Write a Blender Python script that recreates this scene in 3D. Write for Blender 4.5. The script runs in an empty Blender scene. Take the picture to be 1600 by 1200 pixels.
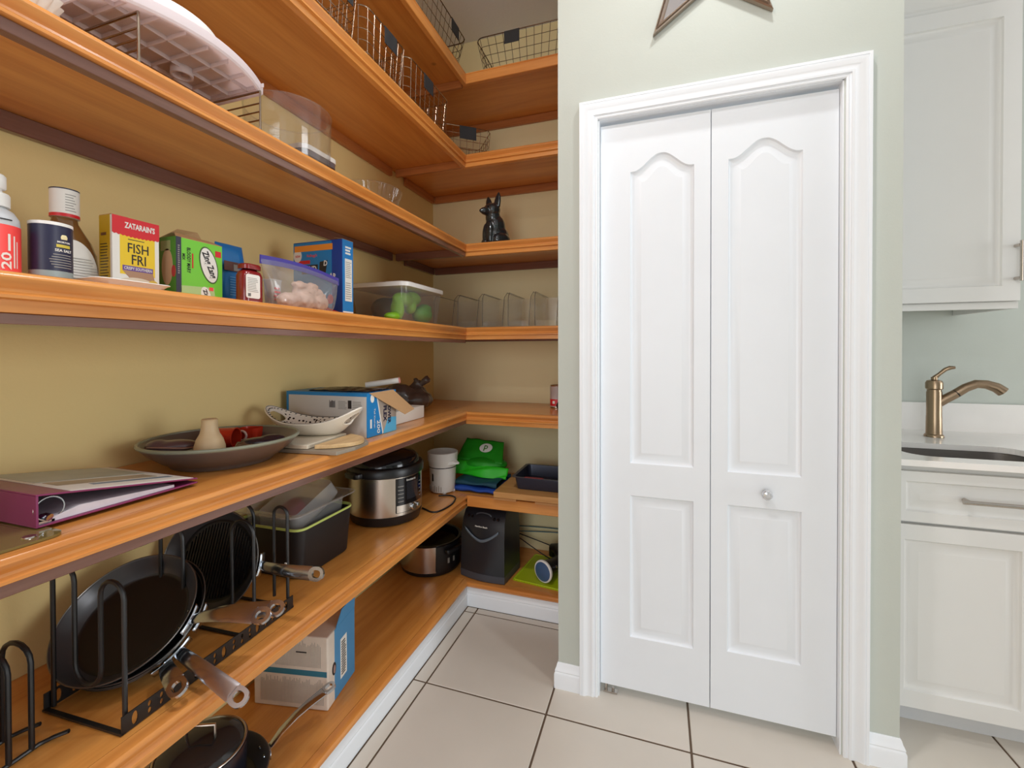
import bpy, bmesh, math, random
from mathutils import Vector, Matrix, noise
random.seed(7)
PI = math.pi
SC = bpy.context.scene
COL = SC.collection

# ------------------------------------------------------------------ camera
cam_d = bpy.data.cameras.new('camera')
cam = bpy.data.objects.new('camera', cam_d); COL.objects.link(cam)
cam_d.sensor_width = 36.0
cam_d.lens = 688.0 / 1600.0 * 36.0
cam_d.shift_y = -(600 - 555.47) / 1600.0
cam_d.clip_start = 0.02
_yaw, _pit, _rol = math.radians(18.404), math.radians(0.53), math.radians(-0.1086)
cam.matrix_world = (Matrix.Translation((0, 0, 1.2359)) @ Matrix.Rotation(_yaw, 4, 'Z')
                    @ Matrix.Rotation(PI / 2 - _pit, 4, 'X') @ Matrix.Rotation(_rol, 4, 'Z'))
SC.camera = cam

# ------------------------------------------------------------------ world, lights, exposure
SC.view_settings.view_transform = 'Standard'
SC.view_settings.look = 'None'
SC.view_settings.gamma = 1.0
SC.view_settings.use_curve_mapping = False
SC.view_settings.exposure = 0.0
SC.cycles.use_denoising = True
SC.cycles.use_adaptive_sampling = True
SC.cycles.adaptive_threshold = 0.02
SC.cycles.max_bounces = 8
SC.cycles.diffuse_bounces = 5
SC.cycles.transparent_max_bounces = 20
SC.cycles.caustics_reflective = False
SC.cycles.caustics_refractive = False
SC.cycles.sample_clamp_indirect = 6.0

w = bpy.data.worlds.new('daylight'); SC.world = w; w.use_nodes = True
w.node_tree.nodes['Background'].inputs[0].default_value = (0.95, 0.98, 1.0, 1)
w.node_tree.nodes['Background'].inputs[1].default_value = 0.8


def area(name, loc, target, size, power, color=(1, 1, 1), shape='DISK', size_y=None):
    d = bpy.data.lights.new(name, 'AREA'); d.energy = power; d.color = color
    d.shape = shape; d.size = size
    if size_y: d.size_y = size_y
    o = bpy.data.objects.new(name, d); COL.objects.link(o)
    o.location = loc
    o.rotation_euler = (Vector(target) - Vector(loc)).to_track_quat('-Z', 'Y').to_euler()
    return o


# frontal fill as from an unseen window behind the camera, and the kitchen's ceiling cans
area('rear_window_fill', (-0.25, -2.96, 1.40), (-0.5, 2.0, 1.1), 1.7, 41, (0.91, 0.96, 1.0), 'RECTANGLE', 2.3)
area('side_pantry_fill', (5.96, 0.55, 1.45), (-1.3, 0.75, 1.25), 2.0, 100, (0.93, 0.97, 1.0), 'RECTANGLE', 2.2)  # unseen fill lamp added on the right to brighten the pantry
area('ceiling_can_door', (0.25, 1.20, 3.03), (0.25, 1.20, 0), 0.09, 7.5, (0.98, 0.98, 0.98))
area('ceiling_can_aisle', (-0.45, 0.45, 3.03), (-0.45, 0.45, 0), 0.13, 13, (0.98, 0.98, 0.98))
area('ceiling_can_rear', (-0.1, -1.0, 3.03), (-0.1, -1.0, 0), 0.16, 9, (0.98, 0.98, 0.98))

# ------------------------------------------------------------------ materials
def S(r, g, b):
    def c(x):
        x /= 255.0
        return x / 12.92 if x <= 0.04045 else ((x + 0.055) / 1.055) ** 2.4
    return (c(r), c(g), c(b), 1.0)


MATS = {}


def mat(name, col, rough=0.5, metal=0.0, spec=0.5, var=0.0, vscale=8.0, bump=0.0, bscale=60.0, coat=0.0, sss=0.0):
    if name in MATS: return MATS[name]
    m = bpy.data.materials.new(name); m.use_nodes = True
    nt = m.node_tree; p = nt.nodes['Principled BSDF']
    p.inputs['Base Color'].default_value = col
    p.inputs['Roughness'].default_value = rough
    p.inputs['Metallic'].default_value = metal
    p.inputs['Specular IOR Level'].default_value = spec
    p.inputs['Coat Weight'].default_value = coat
    p.inputs['Coat Roughness'].default_value = 0.08
    tc = nt.nodes.new('ShaderNodeTexCoord')
    n = nt.nodes.new('ShaderNodeTexNoise'); n.inputs['Scale'].default_value = vscale; n.inputs['Detail'].default_value = 4
    nt.links.new(tc.outputs['Object'], n.inputs['Vector'])
    mx = nt.nodes.new('ShaderNodeMix'); mx.data_type = 'RGBA'
    v = max(var, 0.02)
    mx.inputs[6].default_value = tuple(x * (1 - v) for x in col[:3]) + (1,)
    mx.inputs[7].default_value = tuple(min(1, x * (1 + v)) for x in col[:3]) + (1,)
    nt.links.new(n.outputs['Fac'], mx.inputs[0]); nt.links.new(mx.outputs[2], p.inputs['Base Color'])
    if bump:
        n2 = nt.nodes.new('ShaderNodeTexNoise'); n2.inputs['Scale'].default_value = bscale; n2.inputs['Detail'].default_value = 3
        nt.links.new(tc.outputs['Object'], n2.inputs['Vector'])
        b = nt.nodes.new('ShaderNodeBump'); b.inputs['Strength'].default_value = bump; b.inputs['Distance'].default_value = 0.002
        nt.links.new(n2.outputs['Fac'], b.inputs['Height']); nt.links.new(b.outputs['Normal'], p.inputs['Normal'])
    MATS[name] = m
    return m


def wood(name, light, dark, axis='y', rough=0.3, scale=1.0, coat=0.25):
    if name in MATS: return MATS[name]
    m = bpy.data.materials.new(name); m.use_nodes = True
    nt = m.node_tree; p = nt.nodes['Principled BSDF']
    p.inputs['Roughness'].default_value = rough
    p.inputs['Coat Weight'].default_value = coat
    p.inputs['Coat Roughness'].default_value = 0.15
    tc = nt.nodes.new('ShaderNodeTexCoord')
    mp = nt.nodes.new('ShaderNodeMapping')
    sc = [16 * scale] * 3; sc['xyz'.index(axis)] = 1.1 * scale
    mp.inputs['Scale'].default_value = sc
    nt.links.new(tc.outputs['Object'], mp.inputs['Vector'])
    n1 = nt.nodes.new('ShaderNodeTexNoise'); n1.inputs['Scale'].default_value = 1.0; n1.inputs['Detail'].default_value = 6
    n1.inputs['Distortion'].default_value = 1.2
    nt.links.new(mp.outputs['Vector'], n1.inputs['Vector'])
    n2 = nt.nodes.new('ShaderNodeTexNoise'); n2.inputs['Scale'].default_value = 9.0; n2.inputs['Detail'].default_value = 3
    nt.links.new(mp.outputs['Vector'], n2.inputs['Vector'])
    ad = nt.nodes.new('ShaderNodeMath'); ad.operation = 'MULTIPLY_ADD'; ad.inputs[1].default_value = 0.35
    nt.links.new(n2.outputs['Fac'], ad.inputs[0]); nt.links.new(n1.outputs['Fac'], ad.inputs[2])
    cr = nt.nodes.new('ShaderNodeValToRGB')
    cr.color_ramp.elements[0].position = 0.42; cr.color_ramp.elements[0].color = dark
    cr.color_ramp.elements[1].position = 0.85; cr.color_ramp.elements[1].color = light
    nt.links.new(ad.outputs[0], cr.inputs['Fac'])
    # a scatter of knots
    vo = nt.nodes.new('ShaderNodeTexVoronoi'); vo.inputs['Scale'].default_value = 3.1
    nt.links.new(tc.outputs['Object'], vo.inputs['Vector'])
    kr = nt.nodes.new('ShaderNodeMapRange'); kr.inputs[1].default_value = 0.012; kr.inputs[2].default_value = 0.05
    kr.inputs[3].default_value = 0.35; kr.inputs[4].default_value = 1.0
    nt.links.new(vo.outputs['Distance'], kr.inputs[0])
    mul = nt.nodes.new('ShaderNodeMix'); mul.data_type = 'RGBA'; mul.blend_type = 'MULTIPLY'; mul.inputs[0].default_value = 1.0
    nt.links.new(cr.outputs['Color'], mul.inputs[6]); nt.links.new(kr.outputs[0], mul.inputs[7])
    nt.links.new(mul.outputs[2], p.inputs['Base Color'])
    b = nt.nodes.new('ShaderNodeBump'); b.inputs['Strength'].default_value = 0.08; b.inputs['Distance'].default_value = 0.001
    nt.links.new(ad.outputs[0], b.inputs['Height']); nt.links.new(b.outputs['Normal'], p.inputs['Normal'])
    MATS[name] = m
    return m


def clear(name, tint=(0.95, 0.96, 0.97), gloss=1.0, haze=0.0, rough=0.05, hcol=(0.9, 0.9, 0.9)):
    """thin clear plastic or glass: see-through sheet with a glossy surface and a little haze"""
    if name in MATS: return MATS[name]
    m = bpy.data.materials.new(name); m.use_nodes = True
    nt = m.node_tree; nt.nodes.clear()
    out = nt.nodes.new('ShaderNodeOutputMaterial')
    tr = nt.nodes.new('ShaderNodeBsdfTransparent'); tr.inputs[0].default_value = (*tint, 1)
    gl = nt.nodes.new('ShaderNodeBsdfGlossy'); gl.inputs['Roughness'].default_value = rough
    df = nt.nodes.new('ShaderNodeBsdfDiffuse'); df.inputs[0].default_value = (*hcol, 1)
    m1 = nt.nodes.new('ShaderNodeMixShader'); m1.inputs[0].default_value = haze
    nt.links.new(tr.outputs[0], m1.inputs[1]); nt.links.new(df.outputs[0], m1.inputs[2])
    fr = nt.nodes.new('ShaderNodeLayerWeight'); fr.inputs[0].default_value = 0.5
    pw = nt.nodes.new('ShaderNodeMath'); pw.operation = 'POWER'; pw.inputs[1].default_value = 4.0
    nt.links.new(fr.outputs['Facing'], pw.inputs[0])
    mu = nt.nodes.new('ShaderNodeMath'); mu.operation = 'MULTIPLY_ADD'; mu.inputs[1].default_value = 0.5 * gloss; mu.inputs[2].default_value = 0.05 * gloss
    nt.links.new(pw.outputs[0], mu.inputs[0])
    m2 = nt.nodes.new('ShaderNodeMixShader')
    nt.links.new(mu.outputs[0], m2.inputs[0]); nt.links.new(m1.outputs[0], m2.inputs[1]); nt.links.new(gl.outputs[0], m2.inputs[2])
    nt.links.new(m2.outputs[0], out.inputs[0])
    MATS[name] = m
    return m


W_L, W_D = S(224, 154, 78), S(200, 126, 54)
M_shelf_y = wood('honey_pine_side', W_L, W_D, 'y')
M_shelf_x = wood('honey_pine_back', W_L, W_D, 'x')
M_rail_y = wood('honey_pine_rail_side', S(226, 154, 80), S(196, 120, 54), 'y', 0.25)
M_rail_x = wood('honey_pine_rail_back', S(226, 154, 80), S(196, 120, 54), 'x', 0.25)
M_cleat_y = wood('pine_cleat_side', S(196, 126, 70), S(158, 92, 46), 'y', 0.4)
M_cleat_x = wood('pine_cleat_back', S(196, 126, 70), S(158, 92, 46), 'x', 0.4)
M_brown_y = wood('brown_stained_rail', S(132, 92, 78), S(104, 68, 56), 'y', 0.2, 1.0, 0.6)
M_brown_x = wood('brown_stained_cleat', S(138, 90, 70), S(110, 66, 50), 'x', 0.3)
M_white = mat('white_trim_paint', S(238, 242, 247), 0.32)
M_door = mat('white_door_paint', S(233, 238, 244), 0.38)
M_sage = mat('sage_wall_paint', S(193, 198, 190), 0.7, bump=0.12, bscale=170)
M_yellow = mat('yellow_wall_paint', S(234, 210, 146), 0.65, bump=0.12, bscale=170)
M_backy = mat('pale_yellow_wall_paint', S(240, 226, 178), 0.65, bump=0.12, bscale=170)
M_ceil = mat('ceiling_paint', S(226, 228, 236), 0.8, bump=0.4, bscale=90)
M_tile = mat('beige_tile', S(210, 202, 190), 0.33, var=0.09, vscale=3.5)
M_grout = mat('brown_grout', S(98, 80, 64), 0.9)
M_cab = mat('white_cabinet_paint', S(220, 219, 216), 0.4)
M_quartz = mat('white_quartz', S(240, 236, 232), 0.18, var=0.03, vscale=14)
M_steel = mat('brushed_steel', S(200, 190, 180), 0.26, 1.0)
M_chrome = mat('polished_steel', S(200, 206, 214), 0.2, 1.0)
M_nickel = mat('satin_nickel', S(190, 182, 174), 0.25, 1.0)
M_bronze = mat('brushed_bronze_nickel', S(158, 136, 112), 0.28, 1.0)
M_black = mat('black_plastic', S(26, 25, 27), 0.35)
M_blackgloss = mat('black_gloss', S(16, 16, 20), 0.12)
M_blackmetal = mat('black_coated_wire', S(26, 25, 26), 0.4)
M_nonstick = mat('nonstick_coating', S(22, 20, 20), 0.38)
M_whitep = mat('white_plastic', S(238, 236, 232), 0.35)
M_paper = mat('white_paper', S(236, 233, 226), 0.7)
M_card = mat('brown_cardboard', S(190, 148, 104), 0.8)
M_navy = mat('navy_print', S(38, 38, 66), 0.4)
M_red = mat('red_print', S(214, 34, 44), 0.4)
M_coral = mat('coral_print', S(250, 78, 74), 0.4)
M_yel = mat('yellow_print', S(238, 202, 40), 0.4)
M_green = mat('lime_print', S(120, 206, 60), 0.4)
M_dkgreen = mat('dark_green_print', S(72, 132, 44), 0.4)
M_blue = mat('blue_print', S(30, 130, 196), 0.4)
M_dblue = mat('royal_blue_print', S(22, 62, 152), 0.4)
M_purple = mat('purple_print', S(110, 78, 150), 0.4)
M_ink = mat('black_ink', S(38, 32, 34), 0.5)
M_grey = mat('grey_print', S(150, 146, 140), 0.5)
M_wire = mat('silver_wire', S(170, 152, 134), 0.25, 1.0)
M_bwire = mat('bronze_wire', S(92, 72, 56), 0.35, 0.8)
M_slate = mat('slate_tag', S(38, 38, 41), 0.7)
M_clear = clear('clear_plastic', (0.975, 0.975, 0.975), 0.8, 0.015)
M_frost = clear('frosted_plastic', (0.90, 0.89, 0.88), 0.9, 0.16, 0.15)
M_bag = clear('bag_plastic', (0.94, 0.93, 0.92), 1.2, 0.10, 0.12)
M_glass = clear('smoky_lid_glass', (0.62, 0.66, 0.66), 1.2, 0.03)

# ------------------------------------------------------------------ mesh helpers
class MB:
    def __init__(s): s.v = []; s.f = []
    def add(s, vs, fs, M=None):
        o = len(s.v)
        if M is not None: vs = [tuple(M @ Vector(p)) for p in vs]
        s.v += [tuple(p) for p in vs]; s.f += [tuple(i + o for i in f) for f in fs]
        return s
    def box(s, x0, x1, y0, y1, z0, z1, M=None):
        return s.add([(x0, y0, z0), (x1, y0, z0), (x1, y1, z0), (x0, y1, z0), (x0, y0, z1), (x1, y0, z1), (x1, y1, z1), (x0, y1, z1)],
                     [(0, 3, 2, 1), (4, 5, 6, 7), (0, 1, 5, 4), (1, 2, 6, 5), (2, 3, 7, 6), (3, 0, 4, 7)], M)
    def loft(s, loops, cap0=True, cap1=True, M=None, closed=True):
        n = len(loops[0]); vs = [p for l in loops for p in l]; fs = []
        for i in range(len(loops) - 1):
            for j in range(n if closed else n - 1):
                k = (j + 1) % n
                fs.append((i * n + j, i * n + k, (i + 1) * n + k, (i + 1) * n + j))
        if cap0: fs.append(tuple(range(n - 1, -1, -1)))
        if cap1: fs.append(tuple((len(loops) - 1) * n + j for j in range(n)))
        return s.add(vs, fs, M)
    def lathe(s, prof, n=32, M=None, cap0=True, cap1=True, sx=1.0, sy=1.0):
        loops = [[(r * sx * math.cos(2 * PI * j / n), r * sy * math.sin(2 * PI * j / n), z) for j in range(n)] for r, z in prof]
        return s.loft(loops, cap0, cap1, M)
    def tube(s, pts, r, n=8, closed=False, M=None):
        pts = [Vector(p) for p in pts]; m = len(pts); loops = []
        prev = None
        for i, p in enumerate(pts):
            if closed: t = pts[(i + 1) % m] - pts[i - 1]
            else: t = pts[min(i + 1, m - 1)] - pts[max(i - 1, 0)]
            if t.length < 1e-9: t = Vector((0, 0, 1))
            t.normalize()
            if prev is None:
                a = Vector((0, 0, 1)) if abs(t.z) < 0.9 else Vector((1, 0, 0))
                u = t.cross(a).normalized()
            else:
                u = (prev - t * prev.dot(t))
                u = u.normalized() if u.length > 1e-6 else t.orthogonal().normalized()
            prev = u; b = t.cross(u)
            rr = r[i] if isinstance(r, (list, tuple)) else r
            loops.append([tuple(p + u * (rr * math.cos(2 * PI * j / n)) + b * (rr * math.sin(2 * PI * j / n))) for j in range(n)])
        if closed: loops.append(loops[0]); return s.loft(loops, False, False, M)
        return s.loft(loops, True, True, M)
    def grid(s, fn, nu, nv, closeu=False, M=None, skip=None):
        vs = []; fs = []
        cu = nu if closeu else nu + 1
        for j in range(nv + 1):
            for i in range(cu): vs.append(fn(i / nu, j / nv))
        for j in range(nv):
            for i in range(nu):
                if skip and skip((i + .5) / nu, (j + .5) / nv): continue
                a = j * cu + i; b = j * cu + (i + 1) % cu
                fs.append((a, b, b + cu, a + cu))
        return s.add(vs, fs, M)
    def mesh(s, name, smooth=40, bevel=0.0, segs=2, recalc=True):
        me = bpy.data.meshes.new(name); me.from_pydata(s.v, [], s.f)
        if recalc or bevel:
            bm = bmesh.new(); bm.from_mesh(me)
            if bevel:
                bmesh.ops.remove_doubles(bm, verts=bm.verts, dist=1e-6)
                es = [e for e in bm.edges if len(e.link_faces) == 2 and e.calc_face_angle(0) > 0.5]
                bmesh.ops.bevel(bm, geom=es, offset=bevel, segments=segs, profile=0.5, affect='EDGES', clamp_overlap=True)
            bmesh.ops.recalc_face_normals(bm, faces=bm.faces)
            bm.to_mesh(me); bm.free()
        if smooth:
            me.shade_smooth(); me.set_sharp_from_angle(angle=math.radians(smooth))
        return me


def put(name, mesh, m, parent=None):
    o = bpy.data.objects.new(name, mesh); COL.objects.link(o)
    if m is not None and not mesh.materials: mesh.materials.append(m)
    if parent is not None: o.parent = parent
    return o


def part(name, mb, m, parent=None, smooth=40, bevel=0.0, segs=2, label=None):
    o = put(name, mb.mesh(name, smooth, bevel, segs), m, parent)
    if label: o['label'] = label
    return o


def tag(o, label, cat, group=None):
    o['label'] = label; o['category'] = cat
    if group: o['group'] = group
    return o


def thing(name, label, cat, loc=(0, 0, 0), rz=0.0, group=None):
    o = bpy.data.objects.new(name, None); COL.objects.link(o)
    o.empty_display_size = 0.05
    o.location = loc; o.rotation_euler = (0, 0, rz)
    return tag(o, label, cat, group)


def struct(o): o['kind'] = 'structure'; return o


def rrect(x0, x1, y0, y1, r, z, n=6):
    pts = []
    for cx, cy, a0 in ((x1 - r, y1 - r, 0), (x0 + r, y1 - r, 90), (x0 + r, y0 + r, 180), (x1 - r, y0 + r, 270)):
        for k in range(n + 1):
            a = math.radians(a0 + 90 * k / n); pts.append((cx + r * math.cos(a), cy + r * math.sin(a), z))
    return pts


def remesh(mb, voxel, name, smooth_it=2):
    me = mb.mesh(name, 0)
    o = bpy.data.objects.new('tmp', me); COL.objects.link(o)
    md = o.modifiers.new('r', 'REMESH'); md.mode = 'VOXEL'; md.voxel_size = voxel
    if smooth_it:
        sm = o.modifiers.new('s', 'SMOOTH'); sm.iterations = smooth_it; sm.factor = 0.5
    dg = bpy.context.evaluated_depsgraph_get()
    out = bpy.data.meshes.new_from_object(o.evaluated_get(dg)); out.name = name
    bpy.data.objects.remove(o); out.shade_smooth()
    return out


def text_data(s, bold=0.0, depth=0.02):
    cu = bpy.data.curves.new('t', 'FONT'); cu.body = s; cu.size = 1.0; cu.extrude = depth; cu.offset = bold; cu.resolution_u = 2
    o = bpy.data.objects.new('t', cu); COL.objects.link(o)
    dg = bpy.context.evaluated_depsgraph_get(); dg.update()
    me = bpy.data.meshes.new_from_object(o.evaluated_get(dg))
    v = [tuple(p.co) for p in me.vertices]; f = [tuple(p.vertices) for p in me.polygons]
    bpy.data.objects.remove(o); bpy.data.curves.remove(cu); bpy.data.meshes.remove(me)
    xs = [p[0] for p in v]; ys = [p[1] for p in v]
    x0, x1, y0, y1 = min(xs), max(xs), min(ys), max(ys)
    # normalise: width 1, height 1, centred
    return [((p[0] - (x0 + x1) / 2) / (x1 - x0), (p[1] - (y0 + y1) / 2) / (y1 - y0), p[2]) for p in v], f


def face_M(face):
    """matrix that takes (across, up, out) onto a face of a local box: front=-y, right=+x, left=-x, top=+z"""
    return {'front': Matrix(((1, 0, 0, 0), (0, 0, -1, 0), (0, 1, 0, 0), (0, 0, 0, 1))),
            'right': Matrix(((0, 0, 1, 0), (1, 0, 0, 0), (0, 1, 0, 0), (0, 0, 0, 1))),
            'left': Matrix(((0, 0, -1, 0), (-1, 0, 0, 0), (0, 1, 0, 0), (0, 0, 0, 1))),
            'top': Matrix.Identity(4)}[face]


def text(parent, s, a, u, out, wd, ht, m, face='front', rot=0, bold=0.0, cyl=None, name='lettering'):
    """flat printed lettering: centre (a across, u up) on the plane `out` in front of a face; cyl=(radius) wraps it"""
    v, f = text_data(s, bold)
    c, sn = math.cos(math.radians(rot)), math.sin(math.radians(rot))
    pts = []
    for x, y, z in v:
        x *= wd; y *= ht
        X, Y = x * c - y * sn + a, x * sn + y * c + u
        d = 0.0004 if z > 0 else 0.0
        if cyl:
            r = cyl + d; th = X / cyl
            pts.append((r * math.sin(th), -r * math.cos(th), Y))
        else: pts.append((X, Y, out + d))
    mb = MB()
    mb.add(pts, f, None if cyl else face_M(face))
    o = put(name, mb.mesh(name, 0, recalc=False), m, parent)
    return o


def patch(parent, a0, a1, u0, u1, out, m, face='front', name='printed_panel', t=0.0004):
    mb = MB(); mb.box(a0, a1, u0, u1, out - t, out + t, face_M(face))
    return part(name, mb, m, parent, 0)


def poly_patch(parent, pts, out, m, face='front', name='printed_shape', t=0.0004):
    mb = MB(); mb.loft([[(x, y, out - t) for x, y in pts], [(x, y, out + t) for x, y in pts]], M=face_M(face))
    return part(name, mb, m, parent, 0)


def ellipse(cx, cy, rx, ry, n=28, rot=0):
    c, s = math.cos(rot), math.sin(rot)
    return [(cx + rx * math.cos(2 * PI * i / n) * c - ry * math.sin(2 * PI * i / n) * s,
             cy + rx * math.cos(2 * PI * i / n) * s + ry * math.sin(2 * PI * i / n) * c) for i in range(n)]


def lines(parent, a0, a1, u0, u1, out, n, m, face='front', fill=0.45, vertical=False, name='printed_lines'):
    """rows of small print, too small to read"""
    mb = MB(); rnd = random.Random(int(abs(a0 * 9999 + u0 * 777)))
    M = face_M(face)
    for i in range(n):
        if vertical:
            st = (a1 - a0) / n; b = u1 - (u1 - u0) * rnd.uniform(0, .25)
            mb.box(a0 + i * st, a0 + i * st + st * fill, u0, b, out - .0003, out + .0003, M)
        else:
            st = (u1 - u0) / n; b = a1 - (a1 - a0) * rnd.uniform(0, .25)
            mb.box(a0, b, u0 + i * st, u0 + i * st + st * fill, out - .0003, out + .0003, M)
    return part(name, mb, m, parent, 0)


def cyl_band(r, z0, z1, t0=0, t1=360, n=32):
    mb = MB(); full = (t1 - t0) >= 360
    fn = lambda u, v: (r * math.sin(math.radians(t0 + (t1 - t0) * u)), -r * math.cos(math.radians(t0 + (t1 - t0) * u)), z0 + (z1 - z0) * v)
    mb.grid(fn, n, 1, closeu=full)
    return mb


def fill_holes(outer, holes, z):
    """planar face (x,y) with holes -> (verts, faces)"""
    bm = bmesh.new()
    es = []
    for loop in [outer] + holes:
        vs = [bm.verts.new((p[0], p[1], z)) for p in loop]
        es += [bm.edges.new((vs[i], vs[(i + 1) % len(vs)])) for i in range(len(vs))]
    bmesh.ops.triangle_fill(bm, use_beauty=True, use_dissolve=False, edges=es, normal=(0, 0, 1))
    bm.verts.index_update()
    v = [tuple(p.co) for p in bm.verts]; f = [tuple(q.index for q in t.verts) for t in bm.faces]
    bm.free()
    return v, f


# ------------------------------------------------------------------ constants of the room
XW, YW = -1.298, 2.39            # pantry side wall and rear wall
XF, YF = -0.8745, 1.941          # shelf fronts
YD = 1.585                       # face of the closet wall with the bifold door
CX0, CX1 = -0.349, 0.677         # closet wall ends
ZC = 3.05

# ------------------------------------------------------------------ floor and tiles
fl = MB(); fl.box(XW - .1, 6.1, -3.1, YW + .1, -0.08, -0.0025)
floor = struct(part('floor', fl, M_grout, None, 0)); floor['label'] = 'beige ceramic tile floor with dark brown grout'
P = 0.4600; GX, GY = -0.8225, 1.4488; G = 0.0034
tile_cache = {}
for i in range(-1, 16):
    for j in range(-10, 2):
        x0 = max(GX + i * P + G, -0.874); x1 = min(GX + (i + 1) * P - G, 6.0)
        y0 = max(GY + j * P + G, -3.0); y1 = min(GY + (j + 1) * P - G, 1.9468 if GX + i * P < 0.3 else 2.3)
        if x1 - x0 < 0.004 or y1 - y0 < 0.004: continue
        key = (round(x1 - x0, 4), round(y1 - y0, 4))
        if key not in tile_cache:
            t = MB(); t.box(0, x1 - x0, 0, y1 - y0, -0.006, 0.0)
            tile_cache[key] = t.mesh('tile', 0, bevel=0.0015, segs=1); tile_cache[key].materials.append(M_tile)
        o = put('tile', tile_cache[key], None, floor); o.location = (x0, y0, 0)

# ------------------------------------------------------------------ walls, ceiling
def wall(name, m, *boxes, label=None):
    mb = MB()
    for b in boxes: mb.box(*b)
    o = struct(part(name, mb, m, None, 0))
    if label: o['label'] = label
    return o

wall('wall_left', M_yellow, (XW - .1, XW, -3.1, YW + .1, -.0, ZC), label='yellow painted pantry side wall')
wall('wall_back', M_backy, (XW, CX0 + .05, YW, YW + .1, 0, ZC), label='pale yellow pantry rear wall')
wall('wall_kitchen', M_sage, (CX1 - .05, 6.0, YW, YW + .1, 0, ZC), label='sage wall behind the kitchen sink')
wall('wall_right', M_sage, (6.0, 6.1, -3.1, -.5, 0, ZC), (6.0, 6.1, 1.6, YW + .1, 0, ZC), (6.0, 6.1, -.5, 1.6, 0, .3), (6.0, 6.1, -.5, 1.6, 2.6, ZC), label='sage kitchen side wall with a tall opening added for fill light')  # the tall opening is added to go with the pantry fill lamp
# wall behind the camera, with an unseen wide window opening for the frontal fill
wall('wall_rear', M_sage, (XW, -1.1, -3.1, -3.0, 0, ZC), (2.3, 6.0, -3.1, -3.0, 0, ZC),
     (-1.1, 2.3, -3.1, -3.0, 0, .25), (-1.1, 2.3, -3.1, -3.0, 2.65, ZC), label='sage wall with a wide unseen window opening')
OL, OR_, OT = -0.204, 0.531, 2.057        # door opening
wall('wall_closet', M_sage, (CX0, OL, YD, YD + .1, 0, ZC), (OR_, CX1, YD, YD + .1, 0, ZC), (OL, OR_, YD, YD + .1, OT, ZC),
     label='sage green closet wall around the bifold door')
wall('wall_closet_left', M_sage, (CX0, CX0 + .1, YD + .1, YW, 0, ZC), label='closet side wall beside the pantry')
wall('wall_closet_right', M_sage, (CX1 - .1, CX1, YD + .1, YW, 0, ZC), label='closet side wall beside the sink')
wall('ceiling', M_ceil, (XW - .1, 6.1, -3.1, YW + .1, ZC, ZC + .08), label='grey white textured ceiling')

# door jamb lining
jm = MB(); jm.box(OL, OL + .004, YD, YD + .1, 0, OT); jm.box(OR_ - .004, OR_, YD, YD + .1, 0, OT); jm.box(OL, OR_, YD, YD + .1, OT - .004, OT)
jamb = struct(part('trim_2', jm, M_white, None, 0)); jamb['label'] = 'white door jamb lining'

# door casing, mitred
def casing(prof, il, ir, it, y):
    mb = MB()
    loops = []
    for (w_, p_) in prof:
        loops.append([(il - w_, y - p_, 0.0), (il - w_, y - p_, it + w_), (ir + w_, y - p_, it + w_), (ir + w_, y - p_, 0.0)])
    vs = [q for l in loops for q in l]; fs = []
    for i in range(len(loops) - 1):
        for j in range(3): fs.append((i * 4 + j, i * 4 + j + 1, (i + 1) * 4 + j + 1, (i + 1) * 4 + j))
    mb.add(vs, fs)
    return mb

CP = [(0, 0), (0, .0075), (.0035, .0095), (.0075, .0095), (.0085, .007), (.013, .0095), (.0135, .0125), (.02, .0135), (.0225, .0125),
      (.029, .0115), (.037, .0125), (.044, .0165), (.0495, .018), (.052, .018), (.0525, .0165), (.054, .0165), (.0545, .018), (.0625, .018), (.0635, .0165), (.0635, 0)]
cas = struct(part('trim_1', casing(CP, OL - .001, OR_ + .003, OT - .002, YD), M_white, None, 25)); cas['label'] = 'white moulded casing around the bifold door'

# baseboards
BP = [(.0, .0), (.0135, .0), (.0135, .052), (.0125, .056), (.0105, .060), (.0115, .064), (.0095, .070), (.006, .078), (.0045, .086), (.002, .0915), (0, .0915)]
def baseboard(name, p0, p1, n, label, h=1.0, ext0=0, ext1=0):
    """profile swept from p0 to p1 on the floor, standing out along n; ext: mitre lengthening of the face"""
    p0, p1, n = Vector((*p0, 0)), Vector((*p1, 0)), Vector((*n, 0)); d = (p1 - p0).normalized()
    mb = MB()
    mb.loft([[tuple(p0 + n * a + d * (-a * ext0) + Vector((0, 0, b * h))) for a, b in BP],
             [tuple(p1 + n * a + d * (a * ext1) + Vector((0, 0, b * h))) for a, b in BP]])
    o = struct(part(name, mb, M_white, None, 25)); o['label'] = label
    return o
baseboard('baseboard_closet_left', (CX0, YD), (OL - .0645, YD), (0, -1), 'short white baseboard left of the closet door', 1, 1, 0)
baseboard('baseboard_closet_right', (OR_ + .0665, YD), (CX1, YD), (0, -1), 'short white baseboard right of the closet door', 1, 0, 1)
baseboard('baseboard_closet_side', (CX0, 1.94), (CX0, YD), (-1, 0), 'white baseboard on the closet side facing the pantry', 1, 0, 1)
baseboard('baseboard_closet_end', (CX1, YD), (CX1, 1.80), (1, 0), 'white baseboard round the right closet corner', 1, 1, 0)
XB, YB = -0.8787, 1.9506
baseboard('baseboard_pantry_side', (XB - .0135, -1.2), (XB - .0135, YB + .0135), (1, 0), 'white baseboard under the left bottom shelf', 1.0, 0, 0)
baseboard('baseboard_pantry_back', (XB - .0135, YB + .0135), (CX0 - .014, YB + .0135), (0, -1), 'white baseboard under the rear bottom shelf', 1.0, 0, 0)

# ------------------------------------------------------------------ bifold door
def bell(t):
    q = min(1.0, max(0.0, (min(t, 1 - t) - .05) / .43)); return q * q * (3 - 2 * q)

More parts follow.
